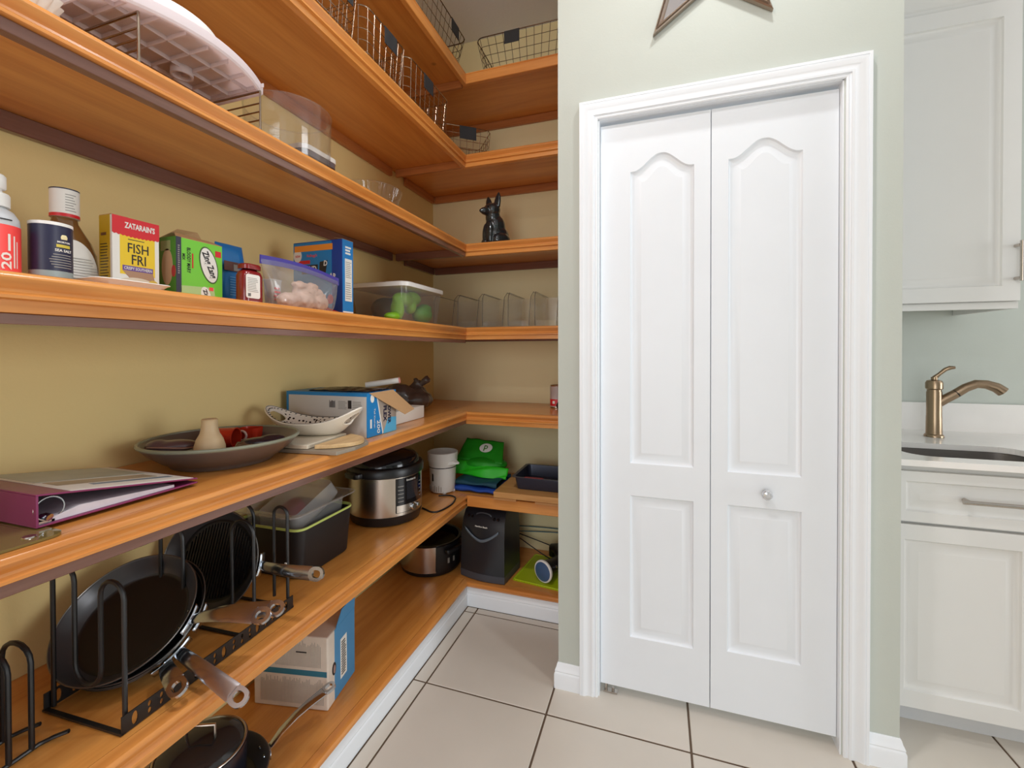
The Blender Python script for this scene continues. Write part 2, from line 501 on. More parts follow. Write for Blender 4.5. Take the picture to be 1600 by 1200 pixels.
def arch_outline(x0, x1, z0, z1, rise, n=32):
    pts = [(x0, z0), (x1, z0)]
    for i in range(n + 1):
        t = i / n; x = x1 + (x0 - x1) * t
        pts.append((x, z1 + rise * bell(t) if rise else z1))
    if not rise: pts = [(x0, z0), (x1, z0), (x1, z1), (x0, z1)]
    return pts

def panel_rings(x0, x1, z0, z1, rise):
    """outline and its insets with their depth below the face"""
    res = []
    for d, y in ((0, 0), (.0035, .006), (.010, .0095), (.0155, .0105), (.0365, .003), (.0385, .003)):
        k = rise * (1 - d * 4.5) if rise else 0
        res.append((arch_outline(x0 + d, x1 - d, z0 + d, z1 - d, k), y))
    return res

def slab_with_panels(x0, x1, z0, z1, yf, th, panels):
    mb = MB()
    outer = [(x0, z0), (x1, z0), (x1, z1), (x0, z1)]
    v, f = fill_holes(outer, [panel_rings(*p)[0][0] for p in panels], 0)
    mb.add([(a, yf, b) for a, b, _ in v], f)
    for p in panels:
        R = panel_rings(*p)
        mb.loft([[(a, yf + y, b) for a, b in pts] for pts, y in R], False, True)
    b = .0015
    mb.loft([[(a, yf, c) for a, c in outer], [(a, yf + th, c) for a, c in outer]], False, True)
    me = mb
    return me

door = thing('door_1', 'white two-leaf bifold closet door with arched raised panels', 'door'); del door['category']; struct(door)
YDF = 1.607
leafA = part('door_leaf', slab_with_panels(-.1985, .1640,   .035, 2.040, YDF, .03, [(-.095, .1135, .840, 1.866, .054), (-.095, .1135, .222, .726, 0)]), M_door, door, 30)
leafB = part('door_leaf', slab_with_panels(.1668, .5255,   .035, 2.040, YDF, .03, [(.2175, .4305, .835, 1.868, .054), (.2175, .4305, .236, .726, 0)]), M_door, door, 30)
kb = MB(); Mk = Matrix.Translation((.329, YDF, .777)) @ Matrix.Rotation(PI / 2, 4, 'X')
kb.lathe([(.009, 0), (.009, .004), (.006, .006), (.006, .014), (.011, .016)], 20, Mk)
part('knob_base', kb, M_chrome, leafB)
kg = MB(); kg.lathe([(.010, .016), (.0155, .021), (.016, .028), (.012, .033), (.006, .035), (.001, .0352)], 10, Mk)
part('knob', kg, mat('cut_crystal', S(205, 208, 212), 0.05, 0.35), leafB, 0, label='faceted crystal knob')
pv = MB(); pv.box(-.19, -.14, 1.61, 1.63, .001, .006); pv.lathe([(.006, .006), (.006, .034)], 12, Matrix.Translation((-.18, 1.622, 0))); pv.lathe([(.005, .006), (.005, .016)], 12, Matrix.Translation((-.155, 1.622, 0)))
part('pivot_bracket', pv, M_nickel, door)

# ------------------------------------------------------------------ star frame on the closet wall
star = thing('wall_star', 'metal star wall frame with mirrored centre above the bifold door', 'wall decor', (0.160, YD, 2.548))
def star_pts(R, r, rot=PI / 2):
    return [((R if i % 2 == 0 else r) * math.cos(rot + i * PI / 5), (R if i % 2 == 0 else r) * math.sin(rot + i * PI / 5)) for i in range(10)]
RS = .304
mb = MB()
profs = [(1.0, -.002), (1.0, -.016), (.965, -.020), (.93, -.014), (.90, -.022), (.86, -.018), (.82, -.010), (.82, -.002)]
mb.loft([[(x * k, y, z * k) for x, z in star_pts(RS, RS * .40)] for k, y in profs], False, False)
part('frame', mb, mat('antique_silver_frame', S(176, 160, 146), 0.3, 0.85), star, 25)
mb = MB(); mb.loft([[(x * .83, -.008, z * .83) for x, z in star_pts(RS, RS * .40)], [(x * .83, -.004, z * .83) for x, z in star_pts(RS, RS * .40)]])
part('mirror', mb, mat('mirror', S(235, 238, 240), 0.02, 1.0), star, 0)

# ------------------------------------------------------------------ pantry shelves
# moulded front: (distance back from the outermost line, height below the top)
FP = [(.030, 0), (.009, 0), (.004, .0015), (.001, .005), (0, .0095), (.0015, .014), (.006, .0185), (.0095, .0245), (.0085, .029), (.0045, .0325), (.002, .034),
      (.002, .0385), (.0045, .040), (.010, .0405), (.010, .059), (.012, .060), (.030, .060)]
FP_short = FP[:13] + [(.010, .0405), (.030, .0405)]
FP_plain = [(.022, 0), (.006, 0), (.003, .0015), (.0025, .006), (.005, .008), (.004, .010), (.002, .011), (.002, .050), (.004, .052), (.022, .052)]
FP_flat = [(.022, 0), (.004, 0), (.001, .003), (.001, .050), (.004, .053), (.022, .053)]
FP_low = [(.030, 0), (.012, 0), (.004, .003), (0, .010), (.001, .019), (.006, .0255), (.030, .0255)]
Y0 = -1.2                     # shelves run on past the frame to the pantry's near end
def shelf(zt, profL, profB, label, cleats=True, brown=None):
    t = thing('pantry_shelf', label, 'shelf', (0, 0, 0), 0, 'L-shaped pantry shelves')
    th = .019
    xr = CX0 - .003
    b1 = MB(); b1.box(XW + .002, XF - .0313, Y0, YF + .0298, zt - th, zt); part('side_board', b1, M_shelf_y, t, 0)
    b2 = MB(); b2.box(XW + .002, xr, YF + .0313, YW - .002, zt - th, zt); part('rear_board', b2, M_shelf_x, t, 0)
    m1 = MB(); m1.loft([[(XF - a, Y0, zt - b) for a, b in profL], [(XF - a, YF + a, zt - b) for a, b in profL]], True, False)
    part('side_nosing', m1, M_rail_y, t, 30)
    m2 = MB(); m2.loft([[(XF - a, YF + a, zt - b) for a, b in profB], [(xr, YF + a, zt - b) for a, b in profB]], False, True)
    part('rear_nosing', m2, M_rail_x, t, 30)
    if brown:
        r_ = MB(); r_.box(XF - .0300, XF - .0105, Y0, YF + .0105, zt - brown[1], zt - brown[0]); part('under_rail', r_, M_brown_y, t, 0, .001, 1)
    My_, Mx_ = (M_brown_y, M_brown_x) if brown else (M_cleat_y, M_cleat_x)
    if cleats:
        c = MB(); c.box(XW + .002, XW + .021, Y0, YF - .01, zt - th - .040, zt - th - .0002); part('side_cleat', c, My_, t, 0, .002, 1)
        c = MB(); c.box(XW + .0215, xr, YW - .021, YW - .002, zt - th - .040, zt - th - .0002); part('rear_cleat', c, Mx_, t, 0, .002, 1)
        c = MB(); c.box(XW + .022, XF - .031, YF + .012, YF + .031, zt - th - .036, zt - th - .0002); part('cross_cleat', c, Mx_, t, 0, .002, 1)
        c = MB(); c.box(XW + .002, XW + .021, YF + .12, YW - .0215, zt - th - .040, zt - th - .0002); part('corner_cleat', c, My_, t, 0, .002, 1)
    return t
Z1, Z2, Z3, Z4, Z5, Z6, Z7 = 2.570, 2.183, 1.755, 1.3525, 0.945, 0.541, 0.121
shelf(Z1, FP_plain, FP_plain, 'topmost honey pine shelf just under the ceiling')
shelf(Z2, FP, FP, 'honey pine shelf holding the wire baskets, second from the top')
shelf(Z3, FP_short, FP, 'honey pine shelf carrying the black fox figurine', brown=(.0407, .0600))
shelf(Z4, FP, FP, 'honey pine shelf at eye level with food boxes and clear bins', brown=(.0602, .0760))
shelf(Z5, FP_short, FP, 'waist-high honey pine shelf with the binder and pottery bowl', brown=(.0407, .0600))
shelf(Z6, FP, FP_flat, 'honey pine shelf holding the pan rack and pressure cooker')
shelf(Z7, FP_low, FP_low, 'bottom honey pine shelf resting above the white baseboard', False)
#---ITEMS---

R90 = PI / 2      # local front (-y) faces the aisle (+X), local x runs away from the camera

# ------------------------------------------------------------------ kitchen beside the closet
def raised_slab(x0, x1, z0, z1, yf, th, px0, px1, pz0, pz1):
    return slab_with_panels(x0, x1, z0, z1, yf, th, [(px0, px1, pz0, pz1, 0)])

bc = thing('base_cabinet', 'white base cabinet under the sink with drawer and raised-panel door', 'cabinet')
mb = MB(); mb.box(.705, 1.62, 1.760, YW - .004, .082, .70); mb.box(.705, 1.62, 1.760, 1.772, .7002, .8715); mb.box(.705, .74, 1.7722, YW - .004, .7002, .8715); mb.box(1.585, 1.62, 1.7722, YW - .004, .7002, .8715); part('body', mb, M_cab, bc, 0)
mb = MB(); mb.box(.705, 1.62, 1.812, YW - .004, .0005, .0818); part('toe_kick', mb, mat('grey_white_toe_kick', S(205, 206, 208), 0.45), bc, 0)
dr = part('drawer_front', raised_slab(.715, 1.46, .689, .850, 1.738, .020, .755, 1.42, .722, .818), M_cab, bc, 30)
h = MB(); h.tube([(.902, 1.738, .772), (.902, 1.712, .772)], .006, 12); h.tube([(1.20, 1.738, .772), (1.20, 1.712, .772)], .006, 12)
h.tube([(.885, 1.708, .772), (1.217, 1.708, .772)], .0065, 12)
part('handle', h, M_nickel, dr)
dl = part('door', raised_slab(.715, 1.08, .089, .679, 1.738, .020, .752, 1.041, .143, .630), M_cab, bc, 30)
part('door', raised_slab(1.084, 1.46, .089, .679, 1.738, .020, 1.124, 1.42, .143, .630), M_cab, bc, 30)

ct = thing('countertop', 'white quartz countertop with the sink cut into it', 'countertop')
sk = rrect(.79, 1.19, 1.785, 2.035, .07, 0, 8)
v, f = fill_holes([(.700, 1.712), (1.64, 1.712), (1.64, YW - .023), (.700, YW - .023)], [[(x, y) for x, y, _ in sk]], 0)
mb = MB(); mb.add([(x, y, .892) for x, y, _ in v], f); mb.add([(x, y, .8722) for x, y, _ in v], f)
mb.loft([[(.700, 1.712, z), (1.64, 1.712, z), (1.64, YW - .023, z), (.700, YW - .023, z)] for z in (.8722, .892)], False, False)
mb.loft([[(x, y, z) for x, y, _ in sk] for z in (.8722, .892)], False, False)
part('slab', mb, M_quartz, ct, 0, 0)
mb = MB(); mb.box(.700, 1.64, YW - .0225, YW - .003, .8722, 1.012); part('backsplash', mb, M_quartz, ct, 0, .002)

si = thing('sink', 'small undermount stainless steel bar sink', 'sink')
mb = MB()
mb.loft([rrect(.79 - d, 1.19 + d, 1.785 - d, 2.035 + d, .07, z, 8) for d, z in ((.012, .8718), (.004, .8718), (.002, .860), (-.004, .74), (-.03, .715), (-.10, .712))], False, True)
part('basin', mb, mat('sink_steel', S(112, 106, 102), 0.45, 0.5), si, 50)
mb = MB(); mb.lathe([(.03, .713), (.026, .7145), (.004, .7145)], 20, Matrix.Translation((.99, 1.92, 0))); part('drain', mb, M_steel, si)

fa = thing('faucet', 'brushed bronze pull-out kitchen faucet beside the sink', 'faucet', (1.045, 2.20, .8925))
mb = MB(); mb.lathe([(.031, 0), (.031, .006), (.028, .010), (.0255, .012), (.0245, .08), (.024, .085), (.024, .180)], 28); part('body', mb, M_bronze, fa)
mb = MB(); mb.lathe([(.0225, .180), (.0225, .188), (.027, .192), (.027, .215), (.023, .224), (.010, .228), (.010, .238)], 28); part('cap', mb, M_bronze, fa)
mb = MB()
lv = [(0, 0, .234), (.014, -.004, .250), (.030, -.008, .268), (.044, -.012, .276), (.058, -.016, .277)]
mb.tube(lv, [.009, .0065, .0075, .008, .005], 10); part('lever', mb, M_bronze, fa)
sp = [(0.0, 0, .125), (.034, -.004, .152), (.064, -.008, .174), (.092, -.012, .198), (.122, -.016, .214), (.150, -.02, .213), (.178, -.024, .202)]
mb = MB(); mb.tube(sp[:3], [.018, .0175, .017], 16); part('spout', mb, M_bronze, fa)
mb = MB(); mb.tube([sp[2], (.066, -.0082, .1757)], .0165, 16); part('spout_ring', mb, M_black, fa)
mb = MB(); mb.tube([(.067, -.0085, .1765)] + sp[3:] + [(.196, -.027, .186)], [.017, .0165, .0165, .017, .019, .020], 16); part('spray_head', mb, M_bronze, fa)

uc = thing('upper_cabinet', 'white wall cabinet above the sink with raised-panel door', 'cabinet')
mb = MB(); mb.box(.705, 1.215, 2.062, YW - .004, 1.410, 2.52); part('body', mb, M_cab, uc, 0)
mb = MB(); mb.box(.705, 1.215, 2.058, 2.078, 1.386, 1.4095); mb.box(1.195, 1.215, 2.0785, YW - .004, 1.386, 1.4095); part('bottom_rail', mb, M_cab, uc, 0)
ud = part('door', raised_slab(.715, 1.210, 1.413, 2.478, 2.040, .020, .765, 1.160, 1.466, 2.420), M_cab, uc, 30)
h = MB(); h.tube([(1.196, 2.040, 1.605), (1.196, 2.012, 1.605)], .006, 12); h.tube([(1.196, 2.040, 1.49), (1.196, 2.012, 1.49)], .006, 12)
h.tube([(1.196, 2.008, 1.478), (1.196, 2.008, 1.618)], .0065, 12); part('handle', h, M_nickel, ud)
cr = [(.02, 2.486), (-.002, 2.486), (-.004, 2.492), (-.006, 2.500), (-.014, 2.508), (-.018, 2.520), (-.034, 2.535), (-.040, 2.548), (-.05, 2.552), (-.05, 2.565), (.02, 2.565)]
mb = MB(); mb.loft([[(.703, 2.058 + a, b) for a, b in cr], [(1.215 - 0 * a, 2.058 + a, b) for a, b in cr]]); part('crown', mb, M_cab, uc, 30)

# ------------------------------------------------------------------ wire baskets
def rr_loop(w, d, r, z, n=5):
    return rrect(-w / 2, w / 2, -d / 2, d / 2, r, z, n)

def basket(loc, rz, w, d, h, label, wm, taper=.025, r=.035, nx=None, tagx=0.0, tagw=.075, tagh=.055, tag=True, group='wire baskets on the upper shelves', nrows=5):
    t = thing('wire_basket', label, 'basket', loc, rz, group)
    def loop(k): return rr_loop(w - 2 * taper * (1 - k), d - 2 * taper * (1 - k), r, .003 + (h - .003) * k)
    mb = MB(); mb.tube(loop(1.0), .0024, 6, True); part('rim', mb, wm, t)
    mb = MB()
    for k in [i / nrows for i in range(nrows)]: mb.tube(loop(k), .0013, 5, True)
    nx_, ny_ = nx or int(w / .04), int(d / .045)
    wi, di = w - 2 * taper, d - 2 * taper
    for i in range(nx_ + 1):
        a = -0.5 + i / nx_; xb, xt = a * (wi - 2 * r * .6), a * (w - 2 * r * .6)
        mb.tube([(xt, -d / 2, h), (xb, -di / 2, .003), (xb, di / 2, .003), (xt, d / 2, h)], .0013, 5)
    for i in range(ny_ + 1):
        a = -0.5 + i / ny_; yb, yt = a * (di - 2 * r * .6), a * (d - 2 * r * .6)
        mb.tube([(w / 2, yt, h), (wi / 2, yb, .0035), (-wi / 2, yb, .0035), (-w / 2, yt, h)], .0013, 5)
    part('wire_grid', mb, wm, t)
    if tag:
        p = MB(); a = taper / h
        M = Matrix.Translation((tagx, -d / 2 - .003, h - .002)) @ Matrix.Rotation(-math.atan(a) * 0, 4, 'X')
        p.box(-tagw / 2, tagw / 2, -.0012, .0012, -tagh, .004, M); part('label_plate', p, M_slate, t, 0, .0008, 1)
    return t

BZ2, BZ1 = Z2 + .001, Z1 + .001
basket((-1.055, 1.06, BZ2), R90, .255, .31, .175, 'silver wire basket at the top frame edge, nearest on its shelf', M_wire, .012, tagx=.05)
basket((-1.055, 1.33, BZ2), R90, .255, .31, .175, 'silver wire basket with slate label, second of the row below the top shelf', M_wire, .012, tagx=.02)
basket((-1.055, 1.64, BZ2), R90, .345, .31, .175, 'silver wire basket with slate label, last along the side wall', M_wire, .012, tagx=-.02)
basket((-.985, 2.125, BZ2), math.radians(38), .255, .24, .175, 'silver wire basket turned diagonally into the shelf corner', M_wire, .012, tagx=.005, tagw=.085, tagh=.06)
basket((-1.05, 1.74, BZ1), R90, .46, .33, .165, 'wire basket on the topmost shelf along the side wall', M_bwire, .03, tagx=.10, nrows=4)
basket((-.60, 2.115, BZ1), 0, .465, .31, .160, 'dark bronze wire basket on the topmost shelf facing the room', M_bwire, .03, tagx=-.05, nrows=4)

# ------------------------------------------------------------------ shelf with the fox: plastic ware
Z3T = Z3 + .001
ff = thing('fluted_filter_stack', 'white fluted paper filter stack at the upper left frame corner', 'coffee filters', (-1.02, .395, Z3T))
def flute(u, v, R0, R1, h, n=26, amp=.05):
    a = 2 * PI * u; r = (R0 + (R1 - R0) * v) * (1 + amp * v * math.cos(n * a)); return (r * math.cos(a), r * math.sin(a), h * v)
mb = MB(); mb.grid(lambda u, v: flute(u, v, .062, .095, .075), 156, 4, True); mb.lathe([(.062, 0), (.03, .0005)], 24, None, False, True); part('cup', mb, M_paper, ff)
mb = MB(); mb.lathe([(.06, .004), (.088, .074), (.05, .078), (.01, .079)], 40); part('inner_stack', mb, mat('grey_white_paper', S(214, 212, 210), .8), ff)

wr = thing('wire_rack', 'silver wire shelf riser holding the white trays', 'wire rack', (0, 0, Z3T))
RX0, RX1, RY0, RY1, RH = -1.225, -.905, .555, .815, .103
for y in (RY0, RY1):
    mb = MB(); mb.tube([(RX1, y, .002), (RX1, y, RH), (RX0, y, RH), (RX0, y, .002)], .0026, 8); part('leg_frame', mb, M_wire, wr)
    for z in (.035, .055, .075):
        mb = MB(); mb.tube([(RX1, y, z), (RX0, y, z)], .0018, 6); part('side_wire', mb, M_wire, wr)
for x in (RX0,):
    mb = MB(); mb.tube([(x, RY0, RH), (x, RY1, RH)], .0018, 6); part('top_wire', mb, M_wire, wr)

def translucent(name, col, k=.5):
    m = bpy.data.materials.new(name); m.use_nodes = True; nt = m.node_tree; nt.nodes.clear()
    out = nt.nodes.new('ShaderNodeOutputMaterial'); d = nt.nodes.new('ShaderNodeBsdfDiffuse'); t = nt.nodes.new('ShaderNodeBsdfTranslucent'); mx = nt.nodes.new('ShaderNodeMixShader')
    d.inputs[0].default_value = col; t.inputs[0].default_value = col; mx.inputs[0].default_value = k
    nt.links.new(d.outputs[0], mx.inputs[1]); nt.links.new(t.outputs[0], mx.inputs[2]); nt.links.new(mx.outputs[0], out.inputs[0]); MATS[name] = m
    return m
M_pinkw = translucent('translucent_white_plastic', S(246, 238, 240), .45)
tr = thing('plastic_tray', 'white plastic tray with a ribbed underside and bowed front on the wire rack', 'tray', (0, 0, Z3T + RH + .0045))
def bow(x0, x1, y0, y1, b, n=18):
    pts = []
    for i in range(n + 1):
        t = i / n; pts.append((x1 + b * (1 - (2 * t - 1) ** 2) - b * .6, y0 + (y1 - y0) * t))
    for i in range(n + 1):
        t = i / n; pts.append((x0 - b * .4 * (1 - (2 * t - 1) ** 2), y1 + (y0 - y1) * t))
    return pts
o1 = bow(-1.262, -.888, .50, .838, .055)
cx, cy = -1.08, .66
sh = lambda pts, k, z: [(cx + (x - cx) * k, cy + (y - cy) * k, z) for x, y in pts]
mb = MB(); mb.loft([sh(o1, .985, 0), sh(o1, 1, .004), sh(o1, 1, .021), sh(o1, .985, .024)], False, True)
mb.loft([sh(o1, .985, 0), sh(o1, .965, 0), sh(o1, .965, .018)], False, True); part('deck', mb, M_pinkw, tr, 35)
mb = MB()
for i in range(1, 6):
    x = -1.255 + i * .06; mb.box(x - .001, x + .001, .515, .825, .009, .018)
for i in range(1, 8):
    y = .50 + i * .046; mb.box(-1.25, -.902, y - .001, y + .001, .009, .018)
part('underside_ribs', mb, M_pinkw, tr, 0)
mb = MB(); mb.lathe([(.022, 0.0), (.022, .018), (.018, .018), (.018, 0.0), (.022, 0.0)], 24, Matrix.Translation((-1.03, .72, 0)), False, False); part('centre_boss', mb, M_pinkw, tr)
ld = thing('cake_dome', 'round white plastic cover lying on the ribbed tray', 'cover', (-1.075, .665, Z3T + RH + .0295))
mb = MB(); mb.lathe([(.176, 0), (.178, .004), (.178, .020), (.170, .028), (.160, .030), (.156, .050), (.148, .056), (.02, .060)], 56, sx=1, sy=.88); part('dome', mb, M_whitep, ld, 35)

def vessel(name, label, cat, loc, prof_out, th, m, n=48, group=None, rimr=None):
    t = thing(name, label, cat, loc, 0, group)
    mb = MB(); inn = [(max(r - th, .001), z + (th if i == 0 else 0)) for i, (r, z) in enumerate(prof_out)]
    mb.lathe(prof_out + inn[::-1], n, None, True, True); part('wall', mb, m, t, 40)
    r, z = prof_out[-1]
    mb = MB(); mb.tube([((r - th / 2) * math.cos(2 * PI * i / n), (r - th / 2) * math.sin(2 * PI * i / n), z) for i in range(n)], th * .75, 6, True); part('rim', mb, m, t)
    return t
vessel('clear_canister', 'tall clear plastic tub with an open top on the upper shelf', 'tub', (-1.01, 1.005, Z3T), [(.105, 0), (.11, .01), (.115, .165)], .003, M_clear)
bt = thing('lidded_container', 'clear square container with white and grey lid behind the clear tub', 'container', (-1.13, 1.185, Z3T), R90)
mb = MB(); mb.loft([rr_loop(.15, .15, .025, z) for z in (0, .004, .105)], True, False); part('body', mb, M_clear, bt)
mb = MB(); mb.loft([rr_loop(.156, .156, .027, z) for z in (.105, .122)], True, True); part('seal', mb, mat('grey_seal', S(104, 96, 100), .5), bt)
mb = MB(); mb.loft([rr_loop(.160, .160, .028, z) for z in (.1221, .137)] + [rr_loop(.15, .15, .028, .140)], True, True); part('lid', mb, M_whitep, bt)
fb = thing('fluted_bowl', 'clear ribbed glass bowl near the shelf corner', 'bowl', (-1.10, 1.50, Z3T))
mb = MB(); mb.grid(lambda u, v: flute(u, v, .085, .125, .12, 44, .028), 264, 5, True); mb.lathe([(.085, 0), (.02, .0005)], 40, None, False, True); part('bowl_wall', mb, M_clear, fb)
mb = MB(); mb.tube([(.126 * math.cos(2 * PI * i / 56), .126 * math.sin(2 * PI * i / 56), .12) for i in range(56)], .0028, 6, True); part('rim', mb, M_clear, fb)

# ------------------------------------------------------------------ fox figurine (one continuous glazed body)
fx = thing('fox_figurine', 'glossy black ceramic seated fox figurine on the rear shelf', 'figurine', (-.785, 2.085, Z3T), math.radians(-32))
mb = MB()
def ell(c, r, M=None, n=14):
    loops = []
    for j in range(1, n):
        a = PI * j / n
        loops.append([(c[0] + r[0] * math.sin(a) * math.cos(2 * PI * i / 18), c[1] + r[1] * math.sin(a) * math.sin(2 * PI * i / 18), c[2] - r[2] * math.cos(a)) for i in range(18)])
    mb.loft(loops, True, True, M)
ell((0, .012, .058), (.062, .066, .060)); ell((0, .004, .105), (.052, .052, .064)); ell((0, -.010, .152), (.038, .038, .045))
ell((0, -.018, .186), (.047, .042, .036)); ell((0, -.050, .176), (.024, .038, .020)); ell((0, -.080, .173), (.011, .013, .010)); ell((0, -.022, .07), (.036, .032, .06))
for s_ in (-1, 1):
    mb.lathe([(.022, .0), (.0225, .03), (.017, .050), (.005, .070)], 14, Matrix.Translation((s_ * .030, -.008, .200)) @ Matrix.Rotation(s_ * .22, 4, 'Y') @ Matrix.Diagonal((1, .55, 1, 1)))
    ell((s_ * .020, -.040, .06), (.017, .018, .062)); ell((s_ * .022, -.056, .010), (.019, .028, .012)); ell((s_ * .050, .008, .032), (.026, .052, .036)); ell((s_ * .056, -.026, .009), (.016, .026, .011))
mb.tube([(.03, .06, .012), (.068, .045, .012), (.080, .01, .011), (.075, -.03, .010), (.058, -.052, .009)], [.013, .015, .015, .013, .007], 12)
mb.box(-.055, .055, -.05, .062, .003, .008)
me = remesh(mb, .0032, 'body')
for q in me.vertices: q.co.z = max(q.co.z, .0008)
M_fox = mat('black_green_glaze', S(30, 40, 44), 0.1, coat=.6)
put('body', me, M_fox, fx)
for s_ in (-1, 1):
    mb = MB(); mb.lathe([(.004, -.002), (.0045, .001), (.002, .003)], 12, Matrix.Translation((s_ * .020, -.055, .194)) @ Matrix.Rotation(PI / 2, 4, 'X')); part('eye', mb, M_blackgloss, fx)

# ------------------------------------------------------------------ eye-level shelf: groceries
Z4T = Z4 + .001
M_greybot = mat('grey_plastic_bottle', S(196, 198, 200), .35)
pb = thing('pump_bottle', 'white pump-top bottle with coral red label at the left edge', 'bottle', (-.985, .398, Z4T), R90)
mb = MB(); mb.lathe([(.026, 0), (.029, .003), (.029, .082), (.028, .092), (.022, .103), (.014, .109), (.013, .112)], 36); part('body', mb, M_greybot, pb)
part('label', cyl_band(.0294, .004, .080), M_coral, pb, label='coral red label')
text(pb, '20', .002, .024, 0, .026, .012, M_paper, rot=90, bold=.02, cyl=.0298)
mb = MB()
part('printed_lines', cyl_band(.0297, .040, .066, 8, 14, 4), M_paper, pb)
part('printed_lines', cyl_band(.0297, .014, .064, 22, 26, 4), M_paper, pb)
part('printed_lines', cyl_band(.0297, .014, .056, 31, 34, 4), M_paper, pb)
part('printed_lines', cyl_band(.0293, .087, .089, -12, 20, 6), M_ink, pb)
mb = MB(); mb.lathe([(.0185, .110), (.0185, .128), (.017, .131), (.010, .134), (.010, .140)], 24); part('collar', mb, M_whitep, pb)
mb = MB(); mb.lathe([(.013, .138), (.0145, .140), (.0145, .158), (.012, .161)], 20); mb.tube([(0, 0, .152), (-.030, -.012, .153), (-.036, -.014, .150)], [.006, .0045, .004], 8); part('pump_head', mb, M_whitep, pb)
rc = thing('red_cap_bottle', 'small bottle with red cap hidden behind the pump bottle', 'bottle', (-1.16, .480, Z4T), R90)
mb = MB(); mb.lathe([(.022, 0), (.024, .003), (.024, .085), (.018, .10), (.010, .106), (.009, .118)], 24); part('body', mb, M_whitep, rc)
mb = MB(); mb.lathe([(.0105, .118), (.0105, .140), (.006, .146)], 16); part('cap', mb, M_red, rc)

sc_ = thing('salt_canister', 'navy blue sea salt canister with white lid beside the pump bottle', 'canister', (-.975, .462, Z4T), R90)
mb = MB(); mb.lathe([(.0262, 0), (.0265, .001), (.0265, .094)], 40); part('body', mb, mat('pale_teal_print', S(152, 172, 176), .4), sc_)
part('label', cyl_band(.0268, .018, .0935), M_navy, sc_)
mb = MB(); mb.lathe([(.0272, .0935), (.0272, .0985), (.024, .0995)], 40); part('lid', mb, M_whitep, sc_)
text(sc_, 'MORTON', .0045, .0665, 0, .018, .0032, M_paper, bold=.02, cyl=.0271)
part('yellow_line', cyl_band(.0271, .0575, .0625, -12, 30, 8), mat('gold_print', S(206, 186, 70), .5), sc_)
text(sc_, 'SEA SALT', .0045, .0525, 0, .024, .0045, M_paper, bold=.02, cyl=.0271)
for k, (a0, a1) in enumerate(((-20, 34), (-24, 34), (-30, 36), (-28, 36), (-25, 36), (-18, 36))):
    part('printed_lines', cyl_band(.0271, .0445 - .0042 * k, .0458 - .0042 * k, a0, a1, 8), M_grey, sc_)
mb = MB(); mb.lathe([(.001, 0), (.004, .0002), (.0045, .004), (.003, .0075), (.001, .008)], 12, Matrix.Translation((.0045, -.0268, .071)) @ Matrix.Diagonal((1, .15, 1, 1))); part('emblem', mb, mat('cream_print', S(226, 210, 160), .5), sc_)

M_amber = mat('amber_sauce', S(120, 82, 44), .15, coat=.5)
ab = thing('sauce_bottle', 'amber sauce bottle with white neck sleeve and round white label', 'bottle', (-1.085, .535, Z4T), R90)
mb = MB(); mb.lathe([(.046, 0), (.050, .004), (.0505, .05), (.048, .075), (.040, .098), (.027, .120), (.0205, .132), (.019, .142), (.019, .19)], 40, sx=1, sy=.62); part('body', mb, M_amber, ab)
mb = MB(); mb.lathe([(.0212, .140), (.0212, .1935)], 36, None, True, True); part('neck_sleeve', mb, M_paper, ab)
part('sleeve_band', cyl_band(.0215, .140, .146), M_red, ab); part('sleeve_band', cyl_band(.0215, .1915, .1937), M_navy, ab)
for k in range(7): part('printed_lines', cyl_band(.0214, .151 + .005 * k, .1525 + .005 * k, -24, 20 - (k % 3) * 6, 6), M_grey, ab)
lab = [(.047 * math.cos(a), .054 + .048 * math.sin(a)) for a in [PI * (-.5 + i / 20 * 2) / 1 for i in range(21)]]
mb = MB()
def labfn(u, v):
    x = -.043 + .086 * u; top = .012 + .085 * math.sqrt(max(0, 1 - (x / .0445) ** 2)); z = .006 + (top - .006) * v
    r = .0508 if z < .05 else (.0508 - (z - .05) * .15 if z < .075 else .0472 - (z - .075) * .36)
    x = max(-r * .97, min(r * .97, x)); return (x, -.62 * math.sqrt(max(r * r - x * x, 0)) - .0012, z)
mb.grid(labfn, 22, 10); part('label', mb, M_paper, ab)
lines(ab, -.016, .036, .018, .066, .0328, 9, M_grey, fill=.22)

st = thing('foam_tray', 'shallow white foam tray lid lying at the shelf edge before the yellow box', 'tray', (-.957, .553, Z4T), R90)
mb = MB(); mb.loft([rr_loop(.10, .075, .012, 0), rr_loop(.118, .093, .014, .0095), rr_loop(.126, .10, .016, .0112), rr_loop(.125, .099, .016, .0125), rr_loop(.114, .089, .014, .0105), rr_loop(.098, .073, .012, .003)], True, True); part('shell', mb, M_whitep, st)

def carton(name, label, cat, loc, w, d, h, m, rz=R90, group=None, top=True, mside=None):
    """printed carton; local x -w/2..w/2, front face at y=0, depth to +d"""
    t = thing(name, label, cat, loc, rz, group)
    mb = MB(); mb.box(-w / 2, w / 2, 0, d, 0, h); part('carton', mb, m, t, 0, .0008, 1)
    return t

